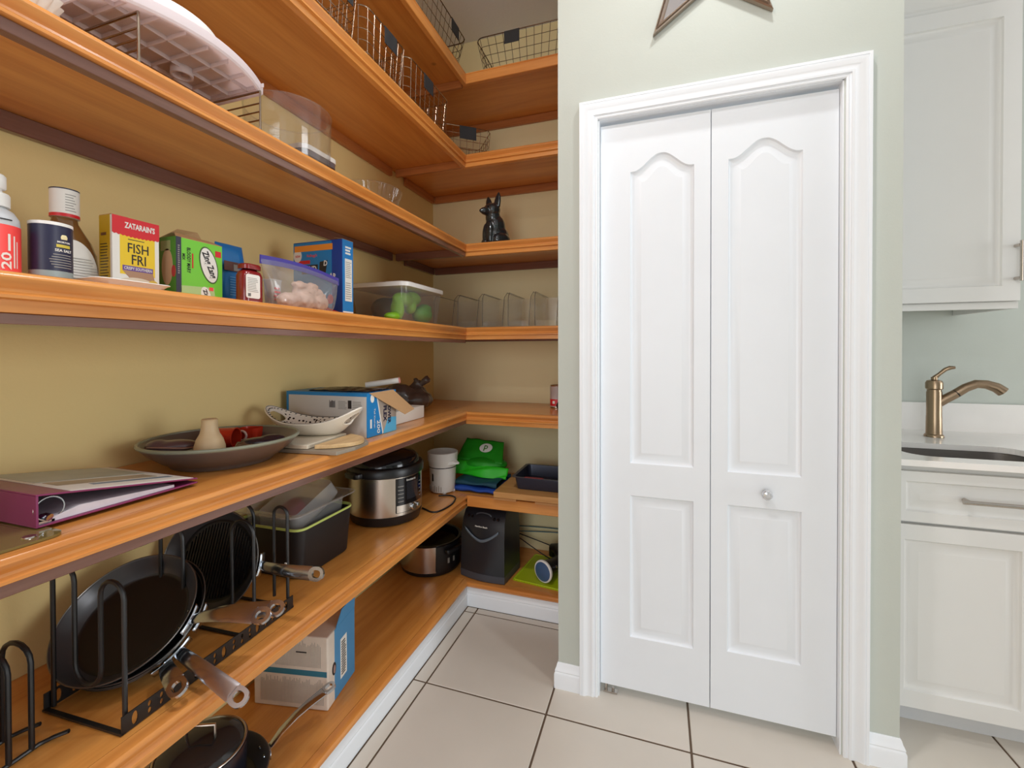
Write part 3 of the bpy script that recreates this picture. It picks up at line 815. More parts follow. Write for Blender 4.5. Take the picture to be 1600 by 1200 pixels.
W_, H_, D_ = .086, .1545, .038
fi = carton('fish_fry_box', 'red, white and yellow fish fry breading box on the eye-level shelf', 'box', (-1.02, .6185, Z4T), W_, D_, H_, M_paper)
pts = [(-W_ / 2, H_)] + [(-W_ / 2, H_ - .034)] + [(-W_ / 2 + W_ * i / 24, H_ - .034 - (.0022 if i % 2 else 0) - .003 * math.sin(PI * i / 24)) for i in range(1, 24)] + [(W_ / 2, H_ - .034), (W_ / 2, H_)]
poly_patch(fi, pts, .0003, M_red)
text(fi, "ZATARAIN'S", .006, H_ - .0155, .0009, .056, .0125, M_paper, bold=.03)
patch(fi, -.030, .034, .040, H_ - .036, .0002, M_yel)
lines(fi, -.016, .022, H_ - .044, H_ - .041, .0005, 1, M_ink, fill=.5)
text(fi, 'FISH', .0025, H_ - .060, .0007, .038, .0195, M_ink, bold=.006)
text(fi, 'FRI', .0035, H_ - .083, .0007, .026, .0195, M_ink, bold=.006)
patch(fi, -.026, .030, .0475, .058, .0006, M_purple)
text(fi, 'CRISPY SOUTHERN', .002, .0528, .0011, .051, .006, M_paper, bold=.01)
poly_patch(fi, [(-.026, .047), (.030, .047), (.034, .030), (-.010, .030)], .0005, mat('fillet_print', S(176, 138, 110), .5), name='food_picture')
poly_patch(fi, ellipse(.0, .022, .034, .013), .0007, mat('plate_print', S(226, 212, 190), .5), name='food_picture')
poly_patch(fi, ellipse(.030, .018, .012, .016), .0009, mat('lemon_print', S(214, 180, 70), .5), name='food_picture')
mb = MB(); mb.box(-W_ / 2 - .0005, -W_ / 2, .006, D_, 0.0, H_); part('side_print', mb, mat('mustard_print', S(196, 160, 20), .5), fi, 0)
M = Matrix.Translation((-W_ / 2 - .0002, 0, 0))
lines(fi, -D_ + .004, -.010, .010, H_ - .052, W_ / 2 + .0008, 16, M_ink, 'left', .25)
lines(fi, -D_ + .006, -.012, H_ - .040, H_ - .034, W_ / 2 + .0008, 1, mat('brown_print', S(110, 70, 40), .5), 'left', .9)
mb = MB(); mb.box(-W_ / 2, -W_ / 2 + .03, .002, D_, H_ + .0002, H_ + .0015); part('top_flap', mb, M_card, fi, 0)

W_, H_, D_ = .108, .136, .052
zz = carton('bloody_mary_mix_box', 'lime green bloody mary mix carton with opened brown flaps', 'box', (-1.0, .7365, Z4T), W_, D_, H_, M_green)
mb = MB(); mb.box(-W_ / 2 - .0005, -W_ / 2, 0, D_, 0, H_); part('side_print', mb, M_dkgreen, zz, 0)
poly_patch(zz, ellipse(-.026, .07, .017, .04), W_ / 2 + .0008, mat('tan_print', S(190, 150, 116), .5), 'left', 'side_picture')
patch(zz, -.046, -.016, H_ - .03, H_ - .008, W_ / 2 + .0008, mat('olive_print', S(150, 150, 100), .5), 'left')
poly_patch(zz, ellipse(-.006, .06, .006, .013), W_ / 2 + .0009, mat('tomato_print', S(170, 50, 50), .5), 'left', 'side_picture')
patch(zz, -W_ / 2, -W_ / 2 + .011, 0, H_, .0004, mat('dark_stripe_print', S(52, 50, 70), .5), name='stripe')
lines(zz, -W_ / 2 + .0035, -W_ / 2 + .0075, .055, .120, .0010, 14, M_grey, fill=.55)
text(zz, 'BLOODY MARY', -.0265, .088, .0006, .056, .008, M_ink, rot=-90, bold=.01)
text(zz, 'MIX', -.0375, .094, .0006, .014, .006, M_ink, rot=-90, bold=.01)
patch(zz, -.019, -.0165, .072, .105, .0004, M_red)
poly_patch(zz, ellipse(.020, .085, .021, .043, rot=.25), .0004, mat('dark_olive_ring', S(70, 96, 50), .5), name='logo_ring')
poly_patch(zz, ellipse(.020, .085, .0185, .040, rot=.25), .0008, M_paper, name='logo_field')
text(zz, 'Zing', .013, .101, .0013, .030, .020, M_ink, rot=-68, bold=.03)
text(zz, 'Zang', .025, .070, .0013, .030, .020, M_ink, rot=-68, bold=.03)
patch(zz, .036, .050, .108, .122, .0004, M_red)
poly_patch(zz, [(-.044, 0), (.036, 0), (.032, .034), (-.044, .030)], .0004, mat('pale_green_print', S(180, 206, 140), .5), name='lower_picture')
poly_patch(zz, ellipse(.012, .015, .011, .019, rot=.25), .0007, M_paper, name='logo_field')
text(zz, 'Zing', .012, .015, .0012, .026, .012, M_ink, rot=-68, bold=.03)
patch(zz, .020, .030, .026, .034, .0008, M_coral)
fl_ = MB(); fl_.add([(-W_ / 2, 0, H_), (W_ / 2, 0, H_), (W_ / 2 - .006, .03, H_ + .012), (-W_ / 2 + .02, .034, H_ + .016)], [(0, 1, 2, 3)])
fl_.add([(-W_ / 2, D_, H_), (W_ / 2, D_, H_), (W_ / 2 - .03, D_ - .010, H_ + .030), (-W_ / 2 + .03, D_ - .014, H_ + .026)], [(0, 1, 2, 3)])
fo = part('top_flap', fl_, M_card, zz, 0)
sm = fo.modifiers.new('thick', 'SOLIDIFY'); sm.thickness = .0012; sm.offset = 0

def pouch(name, label, cat, loc, w, d, h, m, rz=R90, wob=.006, seed=1):
    """soft filled pouch, pinched flat along the top"""
    t = thing(name, label, cat, loc, rz)
    mb = MB()
    def fn(u, v):
        a = 2 * PI * u; k = math.sin(PI * min(1, (v * .92 + .08)) ** .8) ** .5 if v < .95 else .05
        k = max(.06, (1 - v ** 3) ** .6) * (0.75 + .25 * min(1, v * 6))
        c, s = math.cos(a), math.sin(a)
        x = w / 2 * math.copysign(abs(c) ** .6, c) * (1 - .10 * v); y = d / 2 * math.copysign(abs(s) ** .7, s) * k
        q = noise.noise(Vector((x * 30 + seed, y * 30, v * 5 + seed))) * wob
        return (x + q, y + q, h * v + (q if 0 < v < 1 else 0))
    mb.grid(fn, 36, 18, True)
    b = [fn(i / 36, 0) for i in range(36)]; mb.add(b, [tuple(range(35, -1, -1))])
    part('pouch', mb, m, t, 60)
    return t
bb = pouch('snack_bag', 'blue snack bag standing between green carton and red jar', 'bag', (-1.075, .868, Z4T), .085, .05, .165, mat('blue_foil', S(24, 118, 190), .3, var=.1), seed=3)
patch(bb, -.034, .028, .092, .116, .0262, mat('brown_label_print', S(104, 66, 58), .5), name='label_panel'); patch(bb, -.008, .012, .094, .110, .0268, M_grey, name='label_panel')
lines(bb, -.018, .022, .030, .082, .0268, 8, mat('pale_blue_print', S(120, 186, 226), .5), fill=.25)

rj = thing('red_jar', 'squat dark red sauce jar with white nutrition label', 'jar', (-.965, .834, Z4T), R90)
M_rj = mat('red_sauce_plastic', S(128, 24, 26), .2, coat=.4)
mb = MB(); mb.loft([rr_loop(.056 - a, .04 - a, .014, z) for a, z in ((.006, 0), (0, .003), (0, .070), (.006, .080), (.022, .086))], True, True); part('body', mb, M_rj, rj)
mb = MB(); mb.loft([rr_loop(.048, .036, .012, z) for z in (.0862, .096)] + [rr_loop(.043, .031, .011, .099)], True, True); part('cap', mb, M_rj, rj, label='dark red cap')
poly_patch(rj, [(x, y) for x, y, _ in rrect(-.027, .012, .014, .072, .005, 0, 3)], .0207, M_paper, name='label'); lines(rj, -.023, .007, .030, .066, .0212, 9, M_grey, fill=.3)
lines(rj, -.022, -.014, .018, .027, .0212, 6, M_ink, fill=.5, vertical=True)
wc = thing('small_carton', 'small white carton with red print behind the red jar', 'carton', (-1.0, .936, Z4T), R90)
mb = MB(); mb.loft([rr_loop(.032 + a, .03 + a, .005, z) for a, z in ((-.004, 0), (.002, .074), (.004, .075), (.004, .079))], True, True); part('cup', mb, M_paper, wc)
lines(wc, -.010, .012, .022, .062, .0172, 4, M_coral, fill=.5)

# zip bag standing open-shouldered in front of the blue cereal box
zb = thing('zip_bag', 'clear zip-top bag with purple zipper holding pinkish food', 'bag', (-.945, .985, Z4T), R90)
mb = MB()
def zfn(u, v):
    a = 2 * PI * u; c, s = math.cos(a), math.sin(a)
    wdt = .100 + .042 * v; k = max(.04, (1 - v ** 2.2)) * (.7 + .3 * min(1, v * 5))
    x = wdt * math.copysign(abs(c) ** .55, c) + .004; y = .042 * math.copysign(abs(s) ** .8, s) * k
    q = noise.noise(Vector((x * 24, s * 2.0, v * 4.0))) * .010 * (1 - v)
    return (x + q, y + q, (.115 - .014 * (x + .13) / .27 + .010 * math.cos(x * 11)) * v)
mb.grid(zfn, 40, 16, True); part('film', mb, M_bag, zb, 60)
mb = MB()
zt = [zfn(i / 80, 1.0) for i in range(0, 41)][::-1]
mb.loft([[(x, y - .0015, z - .012), (x, y + .0015, z - .012), (x, y + .0012, z + .010), (x, y - .0012, z + .010)] for x, y, z in zt]); part('zipper', mb, mat('purple_zipper', S(72, 62, 150), .35), zb)
mb = MB()
for c, r in (((-.045, 0, .022), (.040, .026, .020)), ((.0, .0, .026), (.045, .026, .025)), ((.055, .0, .024), (.040, .024, .023)), ((.02, .004, .050), (.050, .020, .020)), ((.06, .004, .046), (.030, .018, .018)), ((-.01, 0, .066), (.028, .014, .012)), ((.035, 0, .070), (.024, .012, .010))): ell(c, r)
_me = remesh(mb, .004, 'contents', 1)
for q in _me.vertices: q.co += Vector((1, .5, 1)) * (noise.noise(q.co * 70) * .006); q.co.z = max(q.co.z, .001)
put('contents', _me, mat('pinkish_food', S(206, 172, 154), .5, var=.3, vscale=45), zb)

W_, H_, D_ = .200, .252, .054
kx = carton('cereal_box', 'tall blue snack cereal box with orange stripe behind the zip bag', 'box', (-1.081, 1.193, Z4T), W_, D_, H_, M_dblue, 0)
patch(kx, -W_ / 2, .058, .0, H_ - .003, .0003, M_blue)
patch(kx, -W_ / 2 + .005, .062, H_ - .032, H_ - .012, .0009, mat('orange_print', S(244, 150, 50), .5), name='stripe')
poly_patch(kx, ellipse(-W_ / 2 + .018, H_ - .045, .017, .022), .0007, M_paper, name='badge'); text(kx, 'NEW', -W_ / 2 + .019, H_ - .047, .0012, .020, .008, M_red)
text(kx, "Kellogg's", -.022, H_ - .048, .0007, .042, .012, mat('pink_red_print', S(224, 84, 90), .5), bold=.02)
patch(kx, -.065, .002, H_ - .108, H_ - .078, .0006, M_ink); text(kx, 'UD', -.018, H_ - .092, .0011, .030, .020, M_paper, bold=.03)
poly_patch(kx, [(.006, H_ - .118), (.032, H_ - .118), (.042, H_ - .066), (.010, H_ - .070)], .0006, M_ink); text(kx, 'D', .034, H_ - .076, .0011, .014, .018, M_paper, rot=-8, bold=.03)
text(kx, 'AR', .062, H_ - .120, .0011, .030, .019, M_paper, rot=-8, bold=.03)
patch(kx, -W_ / 2 + .02, -.03, H_ - .074, H_ - .062, .0006, M_red)
poly_patch(kx, [(.03, .002), (.098, .002), (.098, .010), (.060, .022), (.03, .034)], .0006, M_red)
poly_patch(kx, ellipse(.052, .056, .012, .016), .0008, mat('cartoon_red', S(216, 60, 70), .5), name='printed_spot')
mb = MB(); mb.box(W_ / 2, W_ / 2 + .0005, .001, D_ - .001, 0, H_); part('side_print', mb, mat('mid_blue_print', S(40, 130, 200), .45), kx, 0)
patch(kx, .012, .046, .050, .190, W_ / 2 + .0010, M_paper, 'right', 'nutrition_panel'); lines(kx, .015, .043, .128, .184, W_ / 2 + .0016, 9, M_grey, 'right', .3); lines(kx, .015, .043, .058, .116, W_ / 2 + .0016, 8, M_grey, 'right', .3)
lines(kx, .014, .042, .205, .235, W_ / 2 + .0010, 3, M_paper, 'right', .6); patch(kx, .002, .052, .0, .016, W_ / 2 + .0010, M_paper, 'right')
fp = MB(); fp.add([(W_ / 2, .0, H_), (W_ / 2, D_, H_), (W_ / 2 - .04, D_, H_ + .010), (W_ / 2 - .035, .004, H_ + .006)], [(0, 1, 2, 3)]); fo = part('top_flap', fp, M_card, kx, 0)
sm = fo.modifiers.new('thick', 'SOLIDIFY'); sm.thickness = .001

# lidded storage bin with green things
sb = thing('storage_bin', 'clear lidded storage bin with white lid and green things inside', 'storage bin', (-1.085, 1.685, Z4T), R90)
BW, BD, BH = .335, .28, .145
mb = MB(); mb.loft([rr_loop(BW - .045, BD - .045, .03, 0), rr_loop(BW - .042, BD - .042, .03, .004), rr_loop(BW - .012, BD - .012, .03, BH)], True, False); part('tub', mb, clear('cloudy_bin', (.86, .85, .86), .8, .10, .1), sb)
mb = MB(); mb.loft([rr_loop(BW + a, BD + a, .034, z) for a, z in ((-.012, BH), (.004, BH), (.004, BH + .016), (-.004, BH + .019))], True, True); part('lid', mb, M_whitep, sb)
def lump(name, label, cat, loc, specs, m, rz=R90, vox=.006):
    global mb
    t = thing(name, label, cat, loc, rz); mb = MB()
    for c, r in specs: ell(c, r)
    put('shape', remesh(mb, vox, 'shape'), m, t); return t
M_lime = mat('lime_plastic', S(132, 190, 44), .4); M_grn = mat('green_plastic', S(100, 176, 70), .4)
lump('lime_cutter', 'lime green plastic item inside the clear storage bin', 'plastic item', (-1.015, 1.625, Z4T + .006), [((-.06, 0, .05), (.024, .03, .05)), ((-.015, 0, .095), (.07, .03, .030)), ((.055, 0, .106), (.055, .03, .030)), ((.035, 0, .07), (.026, .03, .034)), ((-.09, 0, .018), (.05, .03, .018))], M_lime)
lump('green_ball', 'rounded green item at the front of the clear storage bin', 'plastic item', (-1.01, 1.755, Z4T + .006), [((0, 0, .042), (.062, .040, .040)), ((.02, .0, .07), (.045, .03, .022))], M_grn)
lump('olive_bundle', 'dark olive bundle behind the green items in the bin', 'bundle', (-1.14, 1.68, Z4T + .006), [((0, 0, .06), (.10, .05, .055)), ((.05, .0, .09), (.06, .05, .03))], mat('dark_olive_cloth', S(96, 84, 66), .8, var=.3, vscale=40))

# clear open-front bins on the rear part of the eye-level shelf
def clear_bin(x, label):
    t = thing('clear_bin', label, 'plastic bin', (x, 1.992, Z4T), 0, 'clear open-front bins on the eye-level shelf')
    w, d, h = .122, .30, .168
    def sheet(pts, nm):
        m_ = MB(); m_.add(pts, [tuple(range(len(pts)))]); o = part(nm, m_, M_clear, t, 0)
        s_ = o.modifiers.new('thick', 'SOLIDIFY'); s_.thickness = .0022; s_.offset = -1
    for s_ in (-1, 1):
        k = s_ * w / 2
        sheet([(k - s_ * .010, 0, .002), (k - s_ * .010, d, .002), (k, d, h), (k, .045, h), (k - s_ * .004, .016, h * .85), (k - s_ * .009, .0, .028)], 'side_wall')
    sheet([(-w / 2 + .01, 0, .002), (w / 2 - .01, 0, .002), (w / 2 - .01, d, .002), (-w / 2 + .01, d, .002)], 'base')
    sheet([(-w / 2 + .01, d, .002), (w / 2 - .01, d, .002), (w / 2, d, h), (-w / 2, d, h)], 'rear_wall')
    sheet([(-w / 2 + .01, 0, .002), (w / 2 - .01, 0, .002), (w / 2 - .009, 0, .028), (-w / 2 + .009, 0, .028)], 'front_lip')
    m_ = MB()
    for s_ in (-1, 1):
        k = s_ * w / 2; m_ = MB(); m_.tube([(k - s_ * .0095, -.001, .004), (k - s_ * .009, -.001, .028), (k - s_ * .0045, .015, h * .85), (k, .045, h), (k, d, h)], .0013, 5)
        part('edge_bead', m_, M_edge, t)
M_edge = clear('bin_edge', (.22, .19, .18), 1.0, .08)
for k, (x, lb) in enumerate(((-1.0275, 'clear open-front bin half hidden by the storage bin, nearest to it'), (-.895, 'clear open-front bin, second of the row from the storage bin'), (-.7625, 'clear open-front bin in the middle of the row of five'), (-.630, 'clear open-front bin, second from the closet wall'), (-.4975, 'clear open-front bin touching the closet wall edge'))):
    clear_bin(x, lb)

# ------------------------------------------------------------------ waist-high shelf
Z5T = Z5 + .001
gb = thing('glass_board', 'olive tinted glass cutting board under the binder at the left edge', 'cutting board', (-1.055, .2895, Z5T))
mb = MB(); mb.loft([rrect(-.15, .158, -.16, .152, .02, z) for z in (0, .004)], True, True); part('sheet', mb, mat('olive_glass', S(120, 104, 56), .08, coat=.4), gb, 30)
mb = MB(); mb.lathe([(.009, .0042), (.008, .006), (.002, .0063)], 16, Matrix.Translation((.132, .118, 0))); part('corner_foot', mb, M_nickel, gb)

bi = thing('binder', 'plum ring binder lying on the shelf with a printed sheet in its cover', 'binder', (-1.094, .428, Z5T + .0055))
M_plum = mat('plum_vinyl', S(132, 46, 92), .35)
L0, L1, BX = .0, .262, .144
def slab(x0, x1, pts_bot, pts_top):
    m_ = MB(); m_.loft([[(x0, y, z) for y, z in pts_bot + pts_top[::-1]], [(x1, y, z) for y, z in pts_bot + pts_top[::-1]]]); return m_
part('back_cover', slab(-BX, BX, [(0, 0), (L1, .0)], [(0, .003), (L1, .003)]), M_plum, bi, 0, .001)
part('spine', slab(-BX, BX, [(0, .0031), (.003, .0031)], [(0, .052), (.003, .052)]), M_plum, bi, 0)
part('front_cover', slab(-BX, BX, [(0, .052), (L1, .008)], [(0, .055), (L1, .011)]), M_plum, bi, 0, .001)
tl = lambda y: .0552 + (.011 - .055) * y / L1
part('cover_sheet', slab(-BX + .006, BX - .002, [(.045, tl(.045)), (L1 - .008, tl(L1 - .008))], [(.045, tl(.045) + .0006), (L1 - .008, tl(L1 - .008) + .0006)]), M_paper, bi, 0)
def band(x0, x1, y0, y1, m_, nm='sheet_picture'):
    part(nm, slab(x0, x1, [(y0, tl(y0) + .0008), (y1, tl(y1) + .0008)], [(y0, tl(y0) + .0012), (y1, tl(y1) + .0012)]), m_, bi, 0)
band(-.135, .02, .055, .235, mat('pale_sky_print', S(190, 198, 190), .5, var=.25, vscale=12)); band(.03, .075, .06, .225, mat('tan_city_print', S(176, 160, 136), .5, var=.4, vscale=22)); band(.085, .10, .10, .24, mat('grey_blue_print', S(120, 134, 150), .5, var=.4, vscale=30))
part('page_stack', slab(-BX + .006, BX - .006, [(.022, .0035), (L1 - .045, .0035)], [(.022, .010), (.06, .019), (L1 - .045, .0085)]), mat('page_edges', S(212, 206, 214), .7, var=.12, vscale=60), bi, 0)
for kx_ in (-.108, 0, .108):
    m_ = MB(); m_.tube([(kx_ + .028, .020 + .019 * math.cos(a), .026 + .019 * math.sin(a)) for a in [2 * PI * i / 24 for i in range(24)]], .0016, 6, True); part('ring', m_, M_chrome, bi)
m_ = MB(); m_.box(-.13, .138, .006, .026, .0033, .0075); m_.tube([(.118, .012, .009), (.136, .016, .014), (.142, .018, .012)], .006, 8); part('ring_mechanism', m_, M_chrome, bi)

pl = thing('pottery_platter', 'large shallow brown pottery bowl with grey-green rim', 'bowl', (-1.103, .872, Z5T))
M_pot = mat('brown_glaze', S(94, 82, 76), .3, var=.15, vscale=10); M_rim = mat('grey_green_glaze', S(128, 130, 112), .25)
mb = MB(); mb.lathe([(.115, 0), (.118, .004), (.122, .010), (.135, .016), (.160, .036), (.176, .053), (.181, .059), (.181, .062), (.177, .0635), (.172, .060), (.155, .042), (.13, .024), (.10, .016), (.02, .014)], 72); part('bowl', mb, M_pot, pl, 50)
mb = MB(); mb.tube([(.1785 * math.cos(2 * PI * i / 72), .1785 * math.sin(2 * PI * i / 72), .061) for i in range(72)], .0046, 8, True); part('rim', mb, M_rim, pl)
PZ = Z5T + .0165
va = thing('stoneware_vase', 'small beige stoneware bottle vase standing in the pottery bowl', 'vase', (-1.075, .812, PZ))
mb = MB(); mb.lathe([(.028, 0), (.031, .004), (.0345, .022), (.034, .036), (.029, .054), (.0215, .068), (.0185, .080), (.0175, .100), (.0185, .103), (.016, .105), (.012, .103), (.012, .08)], 40); part('body', mb, mat('beige_stoneware', S(214, 184, 142), .45, var=.12, vscale=25), va, 50)
rm = thing('red_mug', 'red ceramic mug lying behind the vase in the pottery bowl', 'mug', (-1.165, .925, PZ + .030), .4)
mb = MB(); Mm = Matrix.Rotation(PI / 2, 4, 'Y')
mb.lathe([(.024, -.03), (.028, -.027), (.029, .03), (.026, .03), (.025, -.024), (.005, -.024)], 32, Mm); part('cup', mb, mat('red_glaze', S(186, 48, 26), .25), rm, 50)
mb = MB(); mb.tube([(-.014, -.028, .008), (-.014, -.046, .012), (.012, -.046, .012), (.012, -.028, .008)], .004, 8); part('handle', mb, mat('red_glaze', S(186, 48, 26), .25), rm)
rb = thing('red_box', 'red cup with pale ring handle beside the mug in the pottery bowl', 'cup', (-1.155, 1.0, PZ + .002), .3)
mb = MB(); mb.loft([rr_loop(.05 + a, .04 + a, .012, z) for a, z in ((0, 0), (.006, .046))], True, False); mb.loft([rr_loop(.046 + a, .036 + a, .011, z) for a, z in ((.006, .046), (0, .004))], False, True); part('cup', mb, mat('red_glaze', S(186, 48, 26), .25), rb)
mb = MB(); mb.tube([(-.012 + .014 * math.cos(a), -.026, .026 + .014 * math.sin(a)) for a in [2 * PI * i / 20 for i in range(20)]], .0032, 8, True); part('ring_handle', mb, mat('pale_glaze', S(210, 180, 170), .3), rb)
M_mauve = mat('mauve_leather', S(92, 70, 72), .3, coat=.3)
ew = thing('eyewear_case', 'mauve brown glossy pouch lying at the left of the pottery bowl', 'pouch', (-1.150, .775, PZ + .020), .9)
mb = MB(); ell((0, 0, .018), (.052, .028, .016)); ell((-.03, .004, .02), (.028, .022, .017)); put('pouch', remesh(mb, .004, 'pouch'), M_mauve, ew)
mb = MB(); mb.tube([(.054 * math.cos(a), .0295 * math.sin(a), .018 + .004 * math.sin(2 * a)) for a in [2 * PI * i / 32 for i in range(32)]], .0022, 6, True); part('piping', mb, mat('tan_piping', S(150, 112, 98), .35), ew)
pp = thing('dark_pouch', 'dark wrapped bundle with silver foil at the right of the pottery bowl', 'pouch', (-1.045, .945, PZ + .008), .55)
mb = MB(); ell((0, 0, .016), (.062, .026, .013)); ell((.02, .005, .022), (.035, .018, .012)); put('pouch', remesh(mb, .004, 'pouch'), mat('dark_plum_wrap', S(44, 34, 44), .25, coat=.3), pp)
mb = MB(); mb.grid(lambda u, v: (-.062 + .124 * u, -.036 + .022 * v, .008 + .012 * v + .003 * noise.noise(Vector((u * 14, v * 6, 2)))), 40, 8); fo = part('foil_strip', mb, mat('silver_foil', S(150, 140, 132), .25, .8), pp)
sm = fo.modifiers.new('thick', 'SOLIDIFY'); sm.thickness = .001

mt = thing('marble_board', 'flat grey slate-edged tray under the cheese board', 'tray', (-.975, 1.085, Z5T), math.radians(6))
mb = MB(); mb.loft([[(x, y, z) for x, y in ((-.16, -.09), (.115, -.09), (.13, -.02), (.125, .06), (.09, .10), (-.16, .10))] for z in (0, .011)]); part('slab', mb, mat('grey_taupe_stone', S(150, 138, 122), .4), mt, 0, .002)
cb = thing('cheese_board', 'oval cheese board of pale marble and light wood under the white dish', 'cutting board', (-.975, 1.085, Z5T + .0122), math.radians(6))
ov = [(p[0], p[1]) for p in ellipse(-.02, .01, .150, .098, 48)]
mb = MB(); mb.loft([[(x, y, z) for x, y in ov if x <= .035] for z in (0, .012)]); part('marble_half', mb, mat('cream_marble', S(222, 212, 192), .25, var=.05), cb, 0, .002)
mb = MB(); mb.loft([[(x, y, z) for x, y in ov if x > .034] for z in (0, .012)]); part('wood_half', mb, wood('light_maple', S(214, 180, 130), S(186, 146, 98), 'y', .45, 2.0, 0.0), cb, 0, .002)

sd = thing('serving_dish', 'white boat-shaped dish with black patterned inside and handle holes', 'dish', (-1.065, 1.155, Z5T + .0246), math.radians(10))
def dish(u, v, off):
    a = 2 * PI * u; c, s = math.cos(a), math.sin(a)
    rx, ry = .155 - off, .080 - off; k = (.50 + .50 * v ** .75); hgt = .040 + .045 * abs(c) ** 2.5
    x = rx * k * math.copysign(abs(c) ** .92, c); return (x + .012 * v * v * math.copysign(1, c) * abs(c) ** 3, ry * k * s, off * .8 + hgt * v ** 1.25)
hole = lambda u, v: (((abs(((u + .0) % 1) - .5) / .078) ** 2 + ((v - .66) / .21) ** 2) < 1) or (((min(u, 1 - u)) / .078) ** 2 + ((v - .66) / .21) ** 2 < 1)
mb = MB(); mb.grid(lambda u, v: dish(u, v, 0), 96, 28, True, None, hole); b_ = [dish(i / 96, 0, 0) for i in range(96)]; mb.add(b_, [tuple(range(96))])
mb.loft([[dish(i / 96, 1, 0) for i in range(96)], [dish(i / 96, 1, .004) for i in range(96)]], False, False); part('shell', mb, mat('cream_white_glaze', S(236, 228, 214), .2), sd, 60)
m = mat('black_dotted_glaze', S(232, 224, 212), .2)
nt = m.node_tree; p = nt.nodes['Principled BSDF']; tc = nt.nodes.new('ShaderNodeTexCoord'); vo = nt.nodes.new('ShaderNodeTexVoronoi'); vo.inputs['Scale'].default_value = 95
nt.links.new(tc.outputs['Object'], vo.inputs['Vector']); cr_ = nt.nodes.new('ShaderNodeValToRGB'); cr_.color_ramp.interpolation = 'CONSTANT'
cr_.color_ramp.elements[0].color = S(40, 34, 36); cr_.color_ramp.elements[1].position = .36; cr_.color_ramp.elements[1].color = S(232, 224, 212)
nt.links.new(vo.outputs['Distance'], cr_.inputs['Fac']); nt.links.new(cr_.outputs['Color'], p.inputs['Base Color'])
mb = MB(); mb.grid(lambda u, v: dish(u, v, .004), 96, 28, True, None, lambda u, v: hole(u, v) or v > .82); b_ = [dish(i / 96, 0, .004) for i in range(96)]; mb.add(b_, [tuple(range(95, -1, -1))]); part('patterned_inside', mb, m, sd, 60)
mb = MB(); mb.grid(lambda u, v: dish(u, .82 + .18 * v, .004), 96, 4, True); part('inside_border', mb, mat('cream_white_glaze', S(236, 228, 214), .2), sd, 60)
mb = MB(); mb.tube([dish(i / 96, .985, .0035) for i in range(96)], .0014, 5, True); part('rim_line', mb, M_ink, sd)
for s_ in (0, .5):
    mb = MB(); mb.tube([dish((s_ + .080 * math.cos(a)) % 1, .66 + .215 * math.sin(a), .002) for a in [2 * PI * i / 28 for i in range(28)]], .0035, 6, True); part('handle_hole_rim', mb, mat('cream_white_glaze', S(236, 228, 214), .2), sd)
mb = MB()
for i in range(48):
    q = dish((i + .5) / 48, .90, .0062); mb.box(q[0] - .0018, q[0] + .0018, q[1] - .0018, q[1] + .0018, q[2] - .001, q[2] + .0012)
o_ = part('border_dots', mb, M_ink, sd, 0); o_['kind'] = 'stuff'

# blue carton of bags, its printed end facing the aisle
PW, PH, PD = .168, .150, .345
pf = carton('trash_bag_box', 'blue and white box of two hundred kitchen bags with torn flap', 'box', (-.924, 1.328, Z5T), PW, PD, PH, M_blue)
mb = MB(); mb.box(-PW / 2 - .0005, -PW / 2, .004, PD - .012, .0, PH - .012); part('side_print', mb, mat('silver_grey_print', S(206, 202, 198), .5), pf, 0)
lines(pf, -.155, -.130, PH - .052, PH - .026, PW / 2 + .0009, 8, M_ink, 'left', .5, True, 'barcode'); lines(pf, -.118, -.080, PH - .056, PH - .026, PW / 2 + .0009, 6, M_grey, 'left', .4); lines(pf, -.060, -.022, PH - .056, PH - .026, PW / 2 + .0009, 5, M_grey, 'left', .4)
patch(pf, -.078, -.064, PH - .054, PH - .026, PW / 2 + .0010, M_ink, 'left', 'recycle_mark')
poly_patch(pf, [(-.035, PH), (PW / 2, PH - .040), (PW / 2, .0), (.0, .0)], .0003, mat('bag_picture_print', S(172, 158, 146), .5, var=.3, vscale=18), name='end_picture')
poly_patch(pf, [(-.038, PH), (-.033, PH), (.004, 0), (-.001, 0)], .0007, M_paper, name='stripe')
poly_patch(pf, [(.0, 0), (PW / 2, .0), (PW / 2, .05), (.035, .055)], .0007, mat('light_blue_print', S(86, 176, 220), .5), name='end_picture')
text(pf, 'POWER', .040, .068, .0012, .074, .019, M_navy, rot=-90, bold=.04)
text(pf, 'FLEX', .014, .070, .0012, .056, .019, M_navy, rot=-90, bold=.04)
text(pf, '200', -.024, .030, .0008, .046, .017, M_paper, rot=-90, bold=.01)
text(pf, 'Tall Kitchen', -.046, .062, .0008, .066, .007, M_paper, rot=-90)
poly_patch(pf, ellipse(-.058, PH - .020, .010, .014), .0006, M_paper, name='badge')
patch(pf, -.070, -.062, .03, .06, .0006, M_paper)
fp = MB(); fp.add([(-.075, -.001, PH), (.065, -.001, PH + .001), (.185, -.018, .066), (.105, -.026, .056)], [(0, 1, 2, 3)]); fo = part('torn_flap', fp, M_card, pf, 0)
sm = fo.modifiers.new('thick', 'SOLIDIFY'); sm.thickness = .0014
mb = MB(); mb.grid(lambda u, v: (-PW / 2 + .03 + .125 * u, .02 + .25 * v, PH + .004 + .007 * math.sin(PI * u) * math.sin(PI * v) + .003 * noise.noise(Vector((u * 9, v * 9, 1)))), 24, 24); fo = part('black_liner', mb, mat('black_bag_film', S(34, 28, 34), .25), pf)
sm = fo.modifiers.new('thick', 'SOLIDIFY'); sm.thickness = .003; sm.offset = -1
rl = thing('wrap_roll', 'white cardboard roll with pink end poking over the bag box', 'roll', (-.985, 1.452, Z5T + PH + .010))
